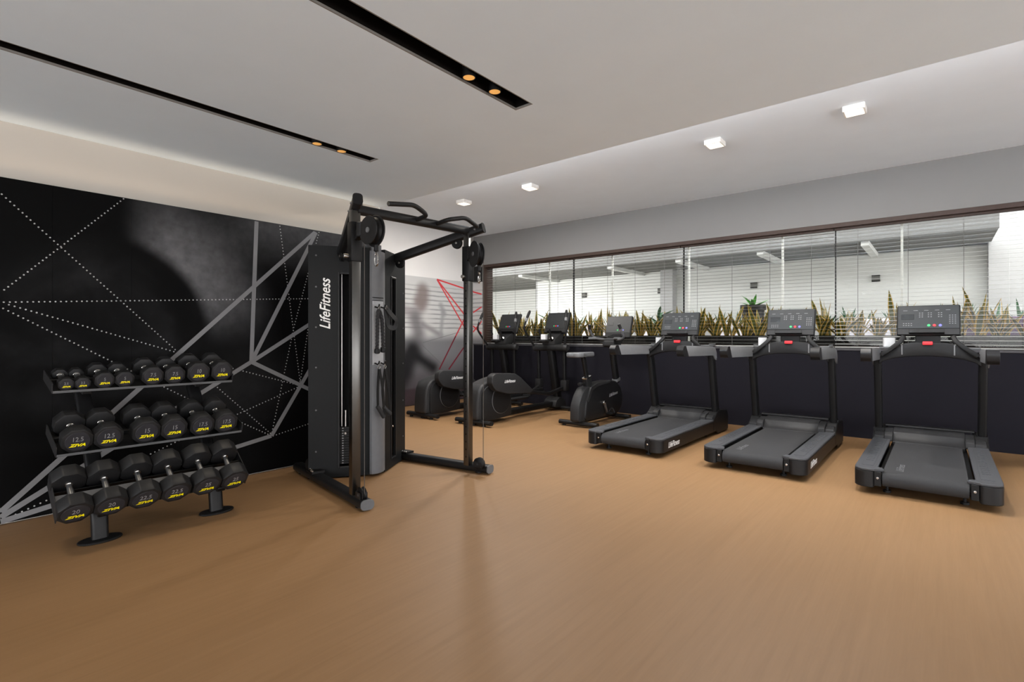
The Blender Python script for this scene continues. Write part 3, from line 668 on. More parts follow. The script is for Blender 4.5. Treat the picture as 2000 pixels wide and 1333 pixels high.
    p = B(); p.box((-0.115, 1.72, 1.185), (0.02, 1.86, 1.22)); p.build('accessory_tray', SHELL, hb, bevel=0.01)
    p = B(); p.rtube([(0.02, 1.86, 1.23), (0.10, 1.80, 1.25)], 0.05, 0.03); p.build('pulse_bar', CHROME, hb)
    Rm = Matrix.Rotation(R(-22), 3, 'X'); O = Vector((0, 2.03, 1.34))
    def cbox(name, lo, hi, m, par, bev=0.002):
        b = B(); b.box(lo, hi, Rm, (0, 0, 0)); bmesh.ops.translate(b.bm, verts=b.bm.verts, vec=O)
        return b.build(name, m, par, bevel=bev)
    con = cbox('console', (-0.235, 0, 0), (0.235, 0.05, 0.385), BLK2, t, 0.012)
    cbox('console_face', (-0.226, -0.004, 0.085), (0.226, 0.002, 0.376), SCRN, con)
    cbox('display', (-0.12, -0.006, 0.20), (0.12, -0.003, 0.33), SCRN, con, 0.001)
    cbox('reading_ledge', (-0.15, -0.05, 0.01), (0.15, 0.0, 0.025), BLK, con, 0.003)
    for x, m in ((-0.04, GRN), (0.0, RED), (0.04, BLU)):
        p = B(); p.cyl(tuple(Rm @ Vector((x, 0, 0.125)) + O), tuple(Rm @ Vector((x, -0.008, 0.125)) + O), 0.012, 12); p.build('round_button', m, con)
    return t
e2 = make_elliptical('black elliptical trainer next to the exercise bike'); e2.location = (-5.165, 5.40, 0)
dup(e2, (-6.225, 5.36, 0), 'black elliptical trainer in front of the runner mural')
card_box((-5.165 - 0.05, 5.40 + 1.79, 1.221), 0.088, 'white box on the tray of the elliptical beside the bike')
card_box((-6.225 - 0.05, 5.36 + 1.79, 1.221), 0.088, 'white box on the tray of the elliptical by the runner mural')

# ------------------------------------------------------------------ exercise bike
t = thing('exercise_bike', 'black upright exercise bike between the treadmill and the elliptical', 'exercise bike', (-3.93, 6.40, 0))
p = B(); p.rtube([(-0.31, -0.16, 0.05), (0.31, -0.16, 0.05)], 0.085, 0.062, rad=0.028); st = p.build('rear_stabilizer', BLK, t)
for x in (-0.24, 0.24):
    p = B(); p.cyl((x, -0.16, 0), (x, -0.16, 0.03), 0.026, 12); p.build('levelling_foot', JET, st)
p = B(); p.rtube([(-0.28, 0.86, 0.05), (0.28, 0.86, 0.05)], 0.085, 0.062, rad=0.028); p.build('front_stabilizer', BLK, t)
p = B(); p.rtube([(0, -0.16, 0.075), (0, 0.86, 0.075)], 0.10, 0.05); p.build('base_rail', JET, t)
rear = [(-0.27, 0.075), (-0.265, 0.30), (-0.19, 0.44), (-0.08, 0.55), (0.12, 0.56), (0.12, 0.08)]
p = B(); p.prism(round_poly(rear, 0.05), 'x', -0.075, 0.075); p.build('rear_housing', SHELL, t, bevel=0.02, seg=2)
side = [(-0.13, 0.08), (-0.10, 0.36), (0.02, 0.55), (0.20, 0.595), (0.60, 0.615), (0.80, 0.585), (0.94, 0.48), (1.0, 0.33), (0.96, 0.17), (0.82, 0.08)]
p = B(); p.prism(round_poly(side, 0.08, 5), 'x', -0.095, 0.095); h = p.build('crank_housing', BLK, t, bevel=0.025, seg=3)
p = B(); p.prism(round_poly([(x + 0.005, z + 0.004) for x, z in side[1:5]] + [(0.56, 0.575), (0.20, 0.55), (0.06, 0.50), (-0.05, 0.34)], 0.02), 'x', 0.07, 0.104); p.build('edge_band', SHELL, h, bevel=0.006)
text('housing_lettering', 'LifeFitness', 0.07, LOGOD, h, frame((0.0955, 0.68, 0.40), (0, 1, 0.12), (0, -0.12, 1)), 0.4, 0, 0.9)
for s, a in ((1, -70), (-1, 110)):
    c0 = Vector((s * 0.10, 0.36, 0.30)); d = Vector((0, math.cos(R(a)), math.sin(R(a)))) * 0.165
    p = B(); p.cyl(tuple(c0), tuple(c0 + Vector((s * 0.03, 0, 0))), 0.032, 18, 0.004); p.build('crank_hub', CHROME, t)
    p = B(); p.rtube([tuple(c0 + Vector((s * 0.024, 0, 0))), tuple(c0 + d + Vector((s * 0.034, 0, 0)))], 0.024, 0.034, up=(1, 0, 0)); p.build('crank_arm', STEEL, t)
    c1 = c0 + d + Vector((s * 0.10, 0, 0))
    p = B(); p.box(tuple(c1 - Vector((0.05, 0.06, 0.014))), tuple(c1 + Vector((0.05, 0.06, 0.014)))); pe = p.build('pedal', JET, t, bevel=0.006)
    p = B(); p.tube([tuple(c1 + Vector((-0.045, 0.02, 0.012))), tuple(c1 + Vector((-0.02, 0.03, 0.07))), tuple(c1 + Vector((0.02, 0.03, 0.07))), tuple(c1 + Vector((0.05, 0.02, 0.012)))], 0.006, 6, fil=0.03); p.build('pedal_strap', BLK2, pe)
p = B(); p.rtube([(0, 0.13, 0.45), (0, -0.03, 0.98)], 0.052, 0.075, up=(0, 1, 0), rad=0.02); p.build('seat_post', JET, t)
p = B(); p.rtube([(0, 0.12, 0.48), (0, 0.06, 0.685)], 0.085, 0.14, up=(0, 1, 0), rad=0.02); sl = p.build('post_sleeve', BLK2, t)
p = B(); p.rtube([(0, 0.064, 0.680), (0, 0.060, 0.694)], 0.092, 0.148, up=(0, 1, 0), rad=0.02); p.build('sleeve_rim', CHROME, sl)
p = B(); p.rtube([(0, 0.02, 0.61), (0, -0.12, 0.60)], 0.018, 0.018); p.cyl((0, -0.15, 0.598), (0, -0.10, 0.601), 0.022, 12, 0.004); p.build('adjust_knob', BLK2, sl)
so = [(0.0, 0.235), (0.045, 0.21), (0.055, 0.06), (0.085, -0.10), (0.125, -0.22), (0.115, -0.305), (0.05, -0.325), (0, -0.31)]
so = so + [(-x, y) for x, y in reversed(so[1:-1])]
p = B(); p.prism(round_poly([(x, y) for x, y in so], 0.03, 4), 'z', 0.982, 1.050); p.build('saddle', GREYP, t, bevel=0.022, seg=3)
p = B(); p.rtube([(0, 0.96, 0.55), (0, 0.80, 1.14)], 0.075, 0.11, up=(0, 1, 0), rad=0.025); p.build('mast', JET, t)
p = B(); p.rtube([(0, 0.955, 0.575), (0, 0.945, 0.615)], 0.10, 0.135, up=(0, 1, 0), rad=0.03); p.build('mast_collar', GREYP, t)
p = B(); p.prism(round_poly([(0.68, 1.12), (0.70, 1.22), (0.86, 1.27), (1.02, 1.32), (1.04, 1.24), (0.88, 1.10)], 0.03), 'x', -0.10, 0.10); p.build('console_support', BLK2, t, bevel=0.012)
for s in (-1, 1):
    p = B(); p.tube([(0, 0.76, 1.225), (s * 0.16, 0.76, 1.225), (s * 0.27, 0.70, 1.26), (s * 0.27, 0.60, 1.37), (s * 0.25, 0.56, 1.46)], 0.018, 10, fil=0.06); hb = p.build('handlebar', GREYP, t)
    p = B(); p.tube([(s * 0.267, 0.585, 1.39), (s * 0.252, 0.563, 1.455)], 0.023, 10); p.build('hand_grip', BLK2, hb)
    p = B(); p.rtube([(s * 0.10, 0.72, 1.235), (s * 0.17, 0.62, 1.25), (s * 0.26, 0.55, 1.25)], 0.055, 0.028, fil=0.03); p.build('elbow_pad', GREYP, t)
Rm = Matrix.Rotation(R(-18), 3, 'X'); O = Vector((-0.01, 0.98, 1.255))
def cbox(name, lo, hi, m, par, bev=0.002):
    b = B(); b.box(lo, hi, Rm, (0, 0, 0)); bmesh.ops.translate(b.bm, verts=b.bm.verts, vec=O)
    return b.build(name, m, par, bevel=bev)
con = cbox('console', (-0.222, 0, 0), (0.222, 0.05, 0.36), BLK2, t, 0.012)
cbox('console_face', (-0.213, -0.004, 0.085), (0.213, 0.002, 0.352), SCRN, con)
cbox('display', (-0.185, -0.006, 0.20), (-0.09, -0.003, 0.255), SCRD, con, 0.001)
cbox('reading_ledge', (-0.14, -0.05, 0.01), (0.14, 0.0, 0.025), BLK, con, 0.003)
for x, m in ((0.0, GRN), (0.05, RED), (0.095, BLU)):
    p = B(); p.cyl(tuple(Rm @ Vector((x, 0, 0.125)) + O), tuple(Rm @ Vector((x, -0.008, 0.125)) + O), 0.012, 12); p.build('round_button', m, con)

# ------------------------------------------------------------------ cable machine
CO = (-3.95, 2.90, 0.0)
cm = thing('cable_machine', 'black dual cable machine with chrome posts and pull-up bar', 'cable machine', CO)
ZC = 2.09
SIDE = {-1: dict(c=(-4.021, 2.837), e=(-4.316, 2.397), up=(-3.430, 2.282), bar=((-4.70, 2.512), (-3.235, 2.255)), beam=((-4.15, 2.62, 2.035), (-3.345, 2.250, 2.300)), n=(0.0, -1.0)),
         1: dict(c=(-4.005, 2.990), e=(-4.299, 3.462), up=(-3.395, 3.475), bar=((-4.70, 3.36), (-3.225, 3.585)), beam=((-4.15, 3.22, 2.045), (-3.255, 3.525, 2.280)), n=(0.416, 0.909))}
def P2(o, t, n, a, b_): return (o[0] + t[0] * a + n[0] * b_, o[1] + t[1] * a + n[1] * b_)
for s, D in SIDE.items():
    c, e = Vector(D['c']), Vector(D['e']); t2 = (e - c).normalized(); W = (e - c).length
    n2 = Vector((t2.y, -t2.x)) * (-s); n2 = n2 if n2.x > 0 else -n2
    def slab(b, a0, a1, d0, d1, z0, z1):
        b.prism([P2(c, t2, n2, a0, d0), P2(c, t2, n2, a1, d0), P2(c, t2, n2, a1, d1), P2(c, t2, n2, a0, d1)], 'z', z0, z1)
    w0, w1, zb, zt = 0.165, 0.265, 0.105, 1.84
    b = B(); slab(b, 0.0, W, -0.30, -0.27, 0.012, ZC); slab(b, 0.0, 0.02, -0.27, -0.02, 0.012, ZC); slab(b, W - 0.02, W, -0.27, -0.02, 0.012, ZC); slab(b, 0.02, W - 0.02, -0.27, -0.02, ZC - 0.02, ZC); slab(b, 0.02, W - 0.02, -0.27, -0.02, 0.012, 0.05)
    hs = b.build('stack_housing', SHROUD, cm, org=CO, bevel=0.003)
    b = B(); slab(b, 0.0, w0, -0.02, 0, 0.012, ZC); slab(b, w1, W, -0.02, 0, 0.012, ZC); slab(b, w0, w1, -0.02, 0, zt, ZC); slab(b, w0, w1, -0.02, 0, 0.012, zb)
    fp = b.build('front_panel', SHROUD, hs, org=CO, smooth=0)
    b = B(); slab(b, w0 - 0.016, w0, 0, 0.008, zb - 0.016, zt + 0.016); slab(b, w1, w1 + 0.016, 0, 0.008, zb - 0.016, zt + 0.016); slab(b, w0, w1, 0, 0.008, zt, zt + 0.016); slab(b, w0, w1, 0, 0.008, zb - 0.016, zb); b.build('window_trim', BLK, fp, org=CO, bevel=0.002)
    for k in range(15):                       # the weight stack behind the opening
        b = B(); slab(b, w0 - 0.02, w1 + 0.02, -0.16, -0.045, 0.115 + k * 0.0225, 0.136 + k * 0.0225); pl = b.build('weight_plate', JET, hs, org=CO, bevel=0.0015)
        b = B(); slab(b, w1 - 0.032, w1 - 0.020, -0.0455, -0.044, 0.121 + k * 0.0225, 0.130 + k * 0.0225); b.build('plate_number', LOGOD, pl, org=CO, smooth=0)
    q = P2(c, t2, n2, (w0 + w1) / 2, -0.09)
    b = B(); b.cyl((*q, 0.45), (*q, 0.60), 0.012, 10); b.build('selector_stem', STEEL, hs, org=CO)
    for dq in (-0.035, 0.035):
        q2 = P2(c, t2, n2, (w0 + w1) / 2 + dq, -0.10); b = B(); b.cyl((*q2, 0.05), (*q2, 2.0), 0.008, 8); b.build('guide_rod', STEEL, hs, org=CO)
    q3 = P2(c, t2, n2, (w0 + w1) / 2, -0.045); q4 = P2(c, t2, n2, (w0 + w1) / 2, 0.0); b = B(); b.cyl((*q3, 0.40), (*q4, 0.40), 0.011, 12, 0.002); b.build('selector_pin', YEL if False else CHROME, hs, org=CO)
    for z in (0.25, 0.62, 1.0, 1.36, 1.72, 2.0):
        q5 = P2(c, t2, n2, W - 0.065, -0.001); q6 = P2(c, t2, n2, W - 0.065, 0.004); b = B(); b.cyl((*q5, z), (*q6, z), 0.008, 10, 0.002); b.build('screw', GREYP, fp, org=CO)
    if s == -1:
        ctr = P2(c, t2, n2, W - 0.145, 0.0006)
        text('panel_lettering', 'LifeFitness', 0.125, LOGO, fp, frame((ctr[0] - CO[0], ctr[1] - CO[1], 1.565), (0, 0, 1), (t2.x, t2.y, 0)), 0.35, 0.0015, 0.86)
    # floor bar
    b0, b1 = (*D['bar'][0], 0.045), (*D['bar'][1], 0.045)
    b = B(); b.rtube([b0, b1], 0.10, 0.070, rad=0.026); fb = b.build('foot_bar', BLK, cm, org=CO)
    dv = (Vector(b1) - Vector(b0)).normalized()
    b = B(); b.rtube([b1, tuple(Vector(b1) + dv * 0.012)], 0.104, 0.074, rad=0.030); b.build('end_cap', GREYP, fb, org=CO)
    for f_ in (0.08, 0.92):
        q = Vector(b0).lerp(Vector(b1), f_); b = B(); b.cyl((q.x, q.y, 0), (q.x, q.y, 0.014), 0.035, 14); b.build('rubber_foot', JET, fb, org=CO)
    # bracket with bolts and low pulley where the bar meets the housing
    q = Vector(b0).lerp(Vector(b1), 0.30); nb = Vector((dv.y, -dv.x, 0)); nb = nb if nb.y < 0 else -nb
    b = B(); b.rtube([tuple(q + Vector((0, 0, 0.042)) - dv * 0.07), tuple(q + Vector((0, 0, 0.042)) + dv * 0.07)], 0.112, 0.020); b.build('bar_bracket', JET, fb, org=CO)
    for k in (-0.045, -0.01, 0.03, 0.055):
        r_ = q + dv * k + Vector((0, 0, 0.05)) + nb * (0.03 if k < 0.02 else 0.045); b = B(); b.cyl(tuple(r_), tuple(r_ + Vector((0, 0, 0.012))), 0.0105, 8, 0.002); b.build('bolt', CHROME, fb, org=CO)
    r_ = q - dv * 0.10 + nb * 0.02
    b = B(); b.cyl((r_.x, r_.y - 0.012, 0.125), (r_.x, r_.y + 0.012, 0.125), 0.055, 24, 0.004); b.build('rear_pulley', JET, cm, org=CO)
    # upright with adjustment holes
    u = Vector((*D['up'], 0)); ang = math.atan2(dv.y, dv.x)
    M3 = Matrix.Rotation(ang, 3, 'Z')
    b = B(); b.box((u.x - 0.030, u.y - 0.035, 0.078), (u.x + 0.030, u.y + 0.035, 2.235), M3, (u.x, u.y, 1)); up = b.build('upright', UPST, cm, org=CO, bevel=0.006, seg=2)
    for k in range(26):
        z = 0.16 + k * 0.070
        if 1.78 < z < 2.12: continue
        for fy in (-1, 1):
            v = M3 @ Vector((0, fy * 0.0345, 0)); v2 = M3 @ Vector((0, fy * 0.0358, 0))
            if (s == -1 and fy == -1): continue
            b = B(); b.cyl((u.x + v.x, u.y + v.y, z), (u.x + v2.x, u.y + v2.y, z), 0.0075, 10); b.build('pin_hole', JET, up, org=CO)
    # carriage, swivel arm and pulley
    zc = 1.845 if s == -1 else 1.79; zh = 0.30 if s == -1 else 0.325
    b = B(); b.box((u.x - 0.040, u.y - 0.045, zc), (u.x + 0.040, u.y + 0.045, zc + zh), M3, (u.x, u.y, 1)); ca = b.build('carriage', JET, cm, org=CO, bevel=0.008, seg=2)
    v = M3 @ Vector((-0.01, -0.044, 0)); v2 = M3 @ Vector((-0.01, -0.085, 0))
    b = B(); b.cyl((u.x + v.x, u.y + v.y, zc + 0.04), (u.x + v2.x, u.y + v2.y, zc + 0.04), 0.017, 14, 0.004); b.build('pull_pin', STEEL, ca, org=CO)
    nn = Vector((*D['n'], 0)).normalized(); dd = Vector((abs(nn.y), -nn.x * (1 if s == 1 else 0), 0)).normalized()
    zp = 2.055 if s == -1 else 2.015
    pc = Vector((u.x, u.y, zp)) + dd * 0.215
    b = B(); b.rtube([(u.x, u.y, zp - 0.04), tuple(Vector((u.x, u.y, zp + 0.03)) + dd * 0.12)], 0.055, 0.06); b.build('swivel_arm', JET, ca, org=CO)
    b = B(); b.cyl(tuple(Vector((u.x, u.y, zp - 0.035)) + dd * 0.10), tuple(Vector((u.x, u.y, zp + 0.075)) + dd * 0.10), 0.045, 18, 0.006); b.build('swivel_hub', BLK2, ca, org=CO)
    b = B()
    for k in (-1, 1): b.cyl(tuple(pc + nn * k * 0.030 - nn * 0.005), tuple(pc + nn * k * 0.030 + nn * 0.005), 0.118 if k == -1 else 0.105, 32, 0.003)
    pg = b.build('pulley_guard', BLK2, ca, org=CO)
    b = B(); b.lathe([(0.095, -0.022), (0.100, -0.018), (0.088, -0.004), (0.088, 0.004), (0.100, 0.018), (0.095, 0.022)], tuple(pc), tuple(nn), 32); b.build('pulley_wheel', JET, ca, org=CO)
    b = B(); b.cyl(tuple(pc - nn * 0.042), tuple(pc + nn * 0.042), 0.020, 16, 0.003); b.build('axle_bolt', GREYP, pg, org=CO)
    # carabiner below the pulley
    k0 = pc + dd * 0.055 + Vector((0, 0, -0.13))
    b = B(); b.cyl(tuple(k0 + Vector((0, 0, 0.02))), tuple(k0 + Vector((0, 0, -0.03))), 0.017, 12, 0.004); b.build('cable_stop', JET, ca, org=CO)
    loop = [k0 + Vector((0, 0, -0.035)) + dd * (0.024 * math.sin(2 * math.pi * q / 14)) * (0.6 + 0.4 * (1 - math.cos(2 * math.pi * q / 14)) / 2) + Vector((0, 0, -0.05 * (1 - math.cos(2 * math.pi * q / 14)))) for q in range(14)]
    b = B(); b.tube([tuple(x) for x in loop], 0.0048, 8, closed=True); b.build('carabiner', CHROME, ca, org=CO)
    # cable down to the front pulley
    fpz = Vector((u.x, u.y, 0)) + dv * 0.125
    b = B(); b.cyl((fpz.x + dv.x * 0.045, fpz.y + dv.y * 0.045, 0.12), (fpz.x + dv.x * 0.045, fpz.y + dv.y * 0.045, zp - 0.04), 0.003, 6); b.build('cable', CABLE, cm, org=CO)
    nv = Vector((-dv.y, dv.x, 0))
    b = B(); b.lathe([(0.050, -0.020), (0.056, -0.016), (0.046, 0), (0.056, 0.016), (0.050, 0.020)], (fpz.x, fpz.y, 0.105), tuple(nv), 28); fpu = b.build('front_pulley', JET, cm, org=CO)
    b = B(); b.cyl((fpz.x - nv.x * 0.03, fpz.y - nv.y * 0.03, 0.105), (fpz.x + nv.x * 0.03, fpz.y + nv.y * 0.03, 0.105), 0.013, 12, 0.002); b.build('axle_bolt', GREYP, fpu, org=CO)
    for k in (-1, 1):
        b = B(); b.box((fpz.x - 0.05, fpz.y + k * 0.027 - 0.003, 0.075), (fpz.x + 0.035, fpz.y + k * 0.027 + 0.003, 0.125), M3, (fpz.x, fpz.y, 0.1)); b.build('pulley_bracket', BLK, cm, org=CO, bevel=0.002)
    # top beam
    t0, t1 = Vector(D['beam'][0]), Vector(D['beam'][1])
    b = B(); b.rtube([tuple(t0), tuple(t1)], 0.068, 0.088, rad=0.022); tb = b.build('top_beam', BLK, cm, org=CO)
    tv = (t1 - t0).normalized()
    b = B(); b.rtube([tuple(t1), tuple(t1 + tv * 0.010)], 0.074, 0.094, rad=0.026); b.build('end_cap', BLK2, tb, org=CO)
    nh = Vector((-tv.y, tv.x, 0)).normalized()
    for f_, dz, rr in ((0.06, -0.06, 0.050), (0.72, -0.060, 0.052)):
        q = t0.lerp(t1, f_) + Vector((0, 0, dz)); b = B(); b.lathe([(rr - 0.005, -0.014), (rr, -0.010), (rr - 0.008, 0), (rr, 0.010), (rr - 0.005, 0.014)], tuple(q - nh * s * 0.0), tuple(nh), 26); tp = b.build('top_pulley', JET, tb, org=CO)
        b = B()
        for k in (-1, 1): b.prism([(-0.026, 0.09), (0.026, 0.09), (0.018, -0.02), (-0.018, -0.02)], 'z', k * 0.018 - 0.002, k * 0.018 + 0.002)
        for v_ in b.bm.verts: v_.co = q + tv * v_.co.x + Vector((0, 0, 1)) * v_.co.y + nh * v_.co.z
        b.build('pulley_bracket', JET, tb, org=CO)
        b = B(); b.cyl(tuple(q - nh * 0.026), tuple(q + nh * 0.026), 0.010, 10, 0.002); b.build('axle_bolt', STEEL, tp, org=CO)
    for f_ in (0.80, 0.93):
        q = t0.lerp(t1, f_); b = B(); b.cyl(tuple(q - nh * 0.046), tuple(q + nh * 0.046), 0.009, 8, 0.002); b.build('bolt', GREYP, tb, org=CO)
# rounded grey column between the housings with hook plate
colp = [(-4.019, 2.840), (-3.985, 2.806), (-3.962, 2.812), (-3.948, 2.830), (-3.943, 2.865), (-3.948, 2.900), (-3.962, 2.935), (-3.985, 2.968), (-4.004, 2.988), (-4.20, 2.915)]
b = B(); b.prism(colp, 'z', 0.03, 2.055); co = b.build('centre_column', COLM, cm, org=CO)
b = B(); b.prism([(-4.32, 2.86), (-4.03, 2.86), (-4.03, 2.97), (-4.32, 2.97)], 'z', 2.0, 2.13); b.build('top_block', GREYP, cm, org=CO, bevel=0.004)
CP = (CO[0], CO[1] + 0.05, 0)
b = B(); b.box((-3.945, 2.856, 1.02), (-3.937, 2.972, 1.60)); pl = b.build('hook_plate', PLATE, cm, org=CP, bevel=0.002)
b = B(); b.box((-3.944, 2.856, 1.625), (-3.938, 2.972, 1.632)); b.box((-3.944, 2.856, 1.600), (-3.938, 2.972, 1.605)); b.build('plate_seam', JET, pl, org=CP, smooth=0)
for y, z in ((2.880, 1.545), (2.945, 1.545), (2.880, 1.035), (2.945, 1.035)):
    b = B(); b.tube([(-3.937, y, z), (-3.885, y, z - 0.012), (-3.872, y, z + 0.022)], 0.007, 8, fil=0.02); b.build('hook', JET, pl, org=CP)
# pull-up bar
L0, R0 = Vector((-3.42, 2.29, 2.243)), Vector((-3.39, 3.47, 2.262))
b = B(); b.rtube([tuple(L0), tuple(R0)], 0.062, 0.078, rad=0.028); pb = b.build('pull_up_bar', BLK, cm, org=CO)
hl = [L0.lerp(R0, 0.47), L0.lerp(R0, 0.47) + Vector((0.165, 0.0, 0.02)), L0.lerp(R0, 0.47) + Vector((0.175, -0.15, 0.075)), L0.lerp(R0, 0.47) + Vector((0.175, -0.40, 0.035))]
hr_ = [L0.lerp(R0, 0.66), L0.lerp(R0, 0.66) + Vector((0.165, 0.0, 0.02)), L0.lerp(R0, 0.66) + Vector((0.175, 0.20, 0.070)), L0.lerp(R0, 0.66) + Vector((0.165, 0.36, 0.02))]
for h_ in (hl, hr_):
    b = B(); b.tube([tuple(x) for x in h_], 0.019, 12, fil=0.05, seg=5); hg = b.build('pull_up_handle', BLK2, pb, org=CO)
    e = (h_[-1] - h_[-2]).normalized(); b = B(); b.cyl(tuple(h_[-1]), tuple(h_[-1] + e * 0.004), 0.015, 12); b.build('handle_end', STEEL, hg, org=CO)

# attachments hanging on the hooks
ra = thing('rope_attachment', 'black twisted rope attachment hanging from the upper left hook', 'rope', (-3.885, 2.88, 1.30))
def rope(par, pts, r):
    pts = fillet(pts, 0.04, 6); dense = []
    for a, b_ in zip(pts[:-1], pts[1:]):
        n = max(1, int((b_ - a).length / 0.006)); dense += [a.lerp(b_, k / n) for k in range(n)]
    dense.append(pts[-1]); strands = B()
    for ph in range(3):
        q = []
        for i, p in enumerate(dense):
            a = i * 0.42 + ph * 2.094; q.append(tuple(p + Vector((math.cos(a), math.sin(a), 0)) * r * 0.48))
        strands.tube(q, r * 0.56, 6)
    return strands.build('rope', ROPE, par, org=par.location)
rope(ra, [(-3.882, 2.862, 1.155), (-3.880, 2.866, 1.45), (-3.882, 2.880, 1.535), (-3.880, 2.915, 1.43), (-3.878, 2.925, 1.165)], 0.017)
for y, z in ((2.862, 1.145), (2.925, 1.155)):
    b = B(); b.lathe([(0.012, 0.03), (0.022, 0.022), (0.026, 0.0), (0.024, -0.018), (0.012, -0.024)], (-3.881, y, z), (0, 0, 1), 16); b.build('end_knob', JET, ra, org=ra.location)
b = B(); b.tube([(-3.882, 2.868, 1.52), (-3.876, 2.880, 1.55), (-3.882, 2.892, 1.52), (-3.886, 2.880, 1.50)], 0.005, 8, closed=True); b.build('ring', CHROME, ra, org=ra.location)
an = thing('ankle_strap', 'black ankle strap folded over the upper right hook', 'strap', (-3.86, 2.96, 1.40))
b = B(); b.sweep(fillet([(-3.872, 2.945, 1.55), (-3.85, 3.00, 1.47), (-3.84, 3.055, 1.42), (-3.85, 3.03, 1.35), (-3.86, 2.97, 1.36), (-3.868, 2.955, 1.45), (-3.872, 2.947, 1.545)], 0.04, 5), [(-0.022, -0.004), (0.022, -0.004), (0.022, 0.004), (-0.022, 0.004)], up=(1, 0, 0.2)); b.build('band', BLK, an, org=an.location)
b = B(); b.tube([(-3.86, 2.935, 1.525), (-3.86, 2.965, 1.525), (-3.86, 2.95, 1.56)], 0.004, 8, closed=True); b.build('ring', CHROME, an, org=an.location)
for y0, pts, a, b2, lab in ((2.880, [(2.880, 0.985), (2.866, 0.80), (2.868, 0.655)], (2.862, 0.655), (2.928, 0.545), 'black pull strap with tube grip hanging from the lower left hook'),
                            (2.945, [(2.945, 0.985), (2.915, 0.80), (2.932, 0.645)], (2.930, 0.640), (3.000, 0.565), 'black pull strap with tube grip hanging from the lower right hook')):
    h_ = thing('pull_strap', lab, 'strap', (-3.88, y0, 0.6), group='single cable handles on the hook plate')
    b = B(); b.tube([(-3.880, y0, 1.03), (-3.876, y0 + 0.011, 1.005), (-3.880, y0, 0.975), (-3.884, y0 - 0.011, 1.005)], 0.0045, 8, closed=True); b.build('carabiner', CHROME, h_, org=h_.location)
    b = B(); b.sweep(fillet([(-3.878, *q) for q in pts], 0.05, 4), [(-0.012, -0.0025), (0.012, -0.0025), (0.012, 0.0025), (-0.012, 0.0025)], up=(1, 0, 0)); b.build('strap', JET, h_, org=h_.location)
    b = B(); b.sweep(fillet([(-3.872, y0, 0.985), (-3.868, y0 + 0.035, 0.80), (-3.87, b2[0] + 0.004, b2[1])], 0.05, 4), [(-0.012, -0.0025), (0.012, -0.0025), (0.012, 0.0025), (-0.012, 0.0025)], up=(1, 0, 0)); b.build('strap', JET, h_, org=h_.location)
    b = B(); b.cyl((-3.878, *a), (-3.868, *b2), 0.019, 16, 0.004); b.build('grip', SHELL, h_, org=h_.location)

for o_ in list(C.objects):
    if o_.parent is None and o_.name.split('.')[0] in ('rope_attachment', 'ankle_strap', 'pull_strap'): o_.location.y -= 0.05

# ------------------------------------------------------------------ dumbbell rack
RO = (-4.15, 1.22, 0)
rk = thing('dumbbell_rack', 'black three-tier dumbbell rack on two oval feet', 'rack', RO)
TIER = [(-4.346, 0.926, 15), (-4.127, 0.556, 20), (-3.933, 0.179, 38)]    # front x, height of the tray under the front heads, tilt
for y in (0.867, 1.545):
    b = B(); b.rtube([(-4.065, y, 0.012), (-4.085, y, 0.16), (-4.19, y, 0.40), (-4.36, y, 0.66), (-4.55, y, 0.93)], 0.088, 0.052, up=(1, 0, 0), rad=0.018, fil=0.12); b.build('post', BLK, rk, org=RO)
    b = B(); b.prism([(-4.06 + 0.075 * math.cos(2 * math.pi * k / 28), y + 0.115 * math.sin(2 * math.pi * k / 28)) for k in range(28)], 'z', 0, 0.014); b.build('oval_foot', BLK, rk, org=RO, bevel=0.004)
for ti, (fx, fz, tl) in enumerate(TIER):
    ta = R(tl); a = Vector((math.cos(ta), 0, -math.sin(ta))); n = Vector((math.sin(ta), 0, math.cos(ta))); O = Vector((fx, 0, fz))
    y0, y1 = ((0.685, 1.765), (0.668, 1.745), (0.640, 1.700))[ti]; dep = (0.28, 0.31, 0.32)[ti]
    def tb_(name, m, u0, u1, v0, v1, ya, yb, bev=0.002, par=rk):
        b = B(); b.prism([tuple((O + a * u + n * v)[k] for k in (0, 2)) for u, v in ((u0, v0), (u1, v0), (u1, v1), (u0, v1))], 'y', ya, yb)
        return b.build(name, m, par, org=RO, bevel=bev)
    if ti < 2:
        tr = tb_('tray', BLK, -dep, 0.004, -0.006, 0.0, y0, y1)
        tb_('front_lip', GREYP, 0.004, 0.008, -0.010, 0.006, y0, y1, 0.001, tr)
        tb_('saddle_rail', SHELL, -dep * 0.60, -dep * 0.52, 0.0, 0.030, y0, y1, 0.002, tr)
    else:
        tr = tb_('saddle_rail', GREYP, -0.170, -0.125, 0.058, 0.066, y0, y1)
        tb_('tray', BLK, -0.30, -0.20, -0.004, 0.0, y0, y1, 0.002, tr)
        tb_('tray_web', BLK, -0.205, -0.200, -0.004, 0.056, y0, y1, 0.001, tr)
        tb_('front_rail', BLK, -0.10, -0.04, -0.006, 0.0, y0, y1, 0.002, tr)
    for ya, yb in ((y0 - 0.005, y0), (y1, y1 + 0.005)):
        tb_('end_plate', SHELL, -dep, 0.008 if ti < 2 else -0.03, -0.010, 0.058 if ti < 2 else 0.085, ya, yb, 0.001, tr)
    for y in (0.867, 1.545):
        tb_('tray_bracket', BLK, -dep * 0.9, -0.03, -0.045, -0.006 if ti < 2 else -0.004, y - 0.03, y + 0.03, 0.006, tr)

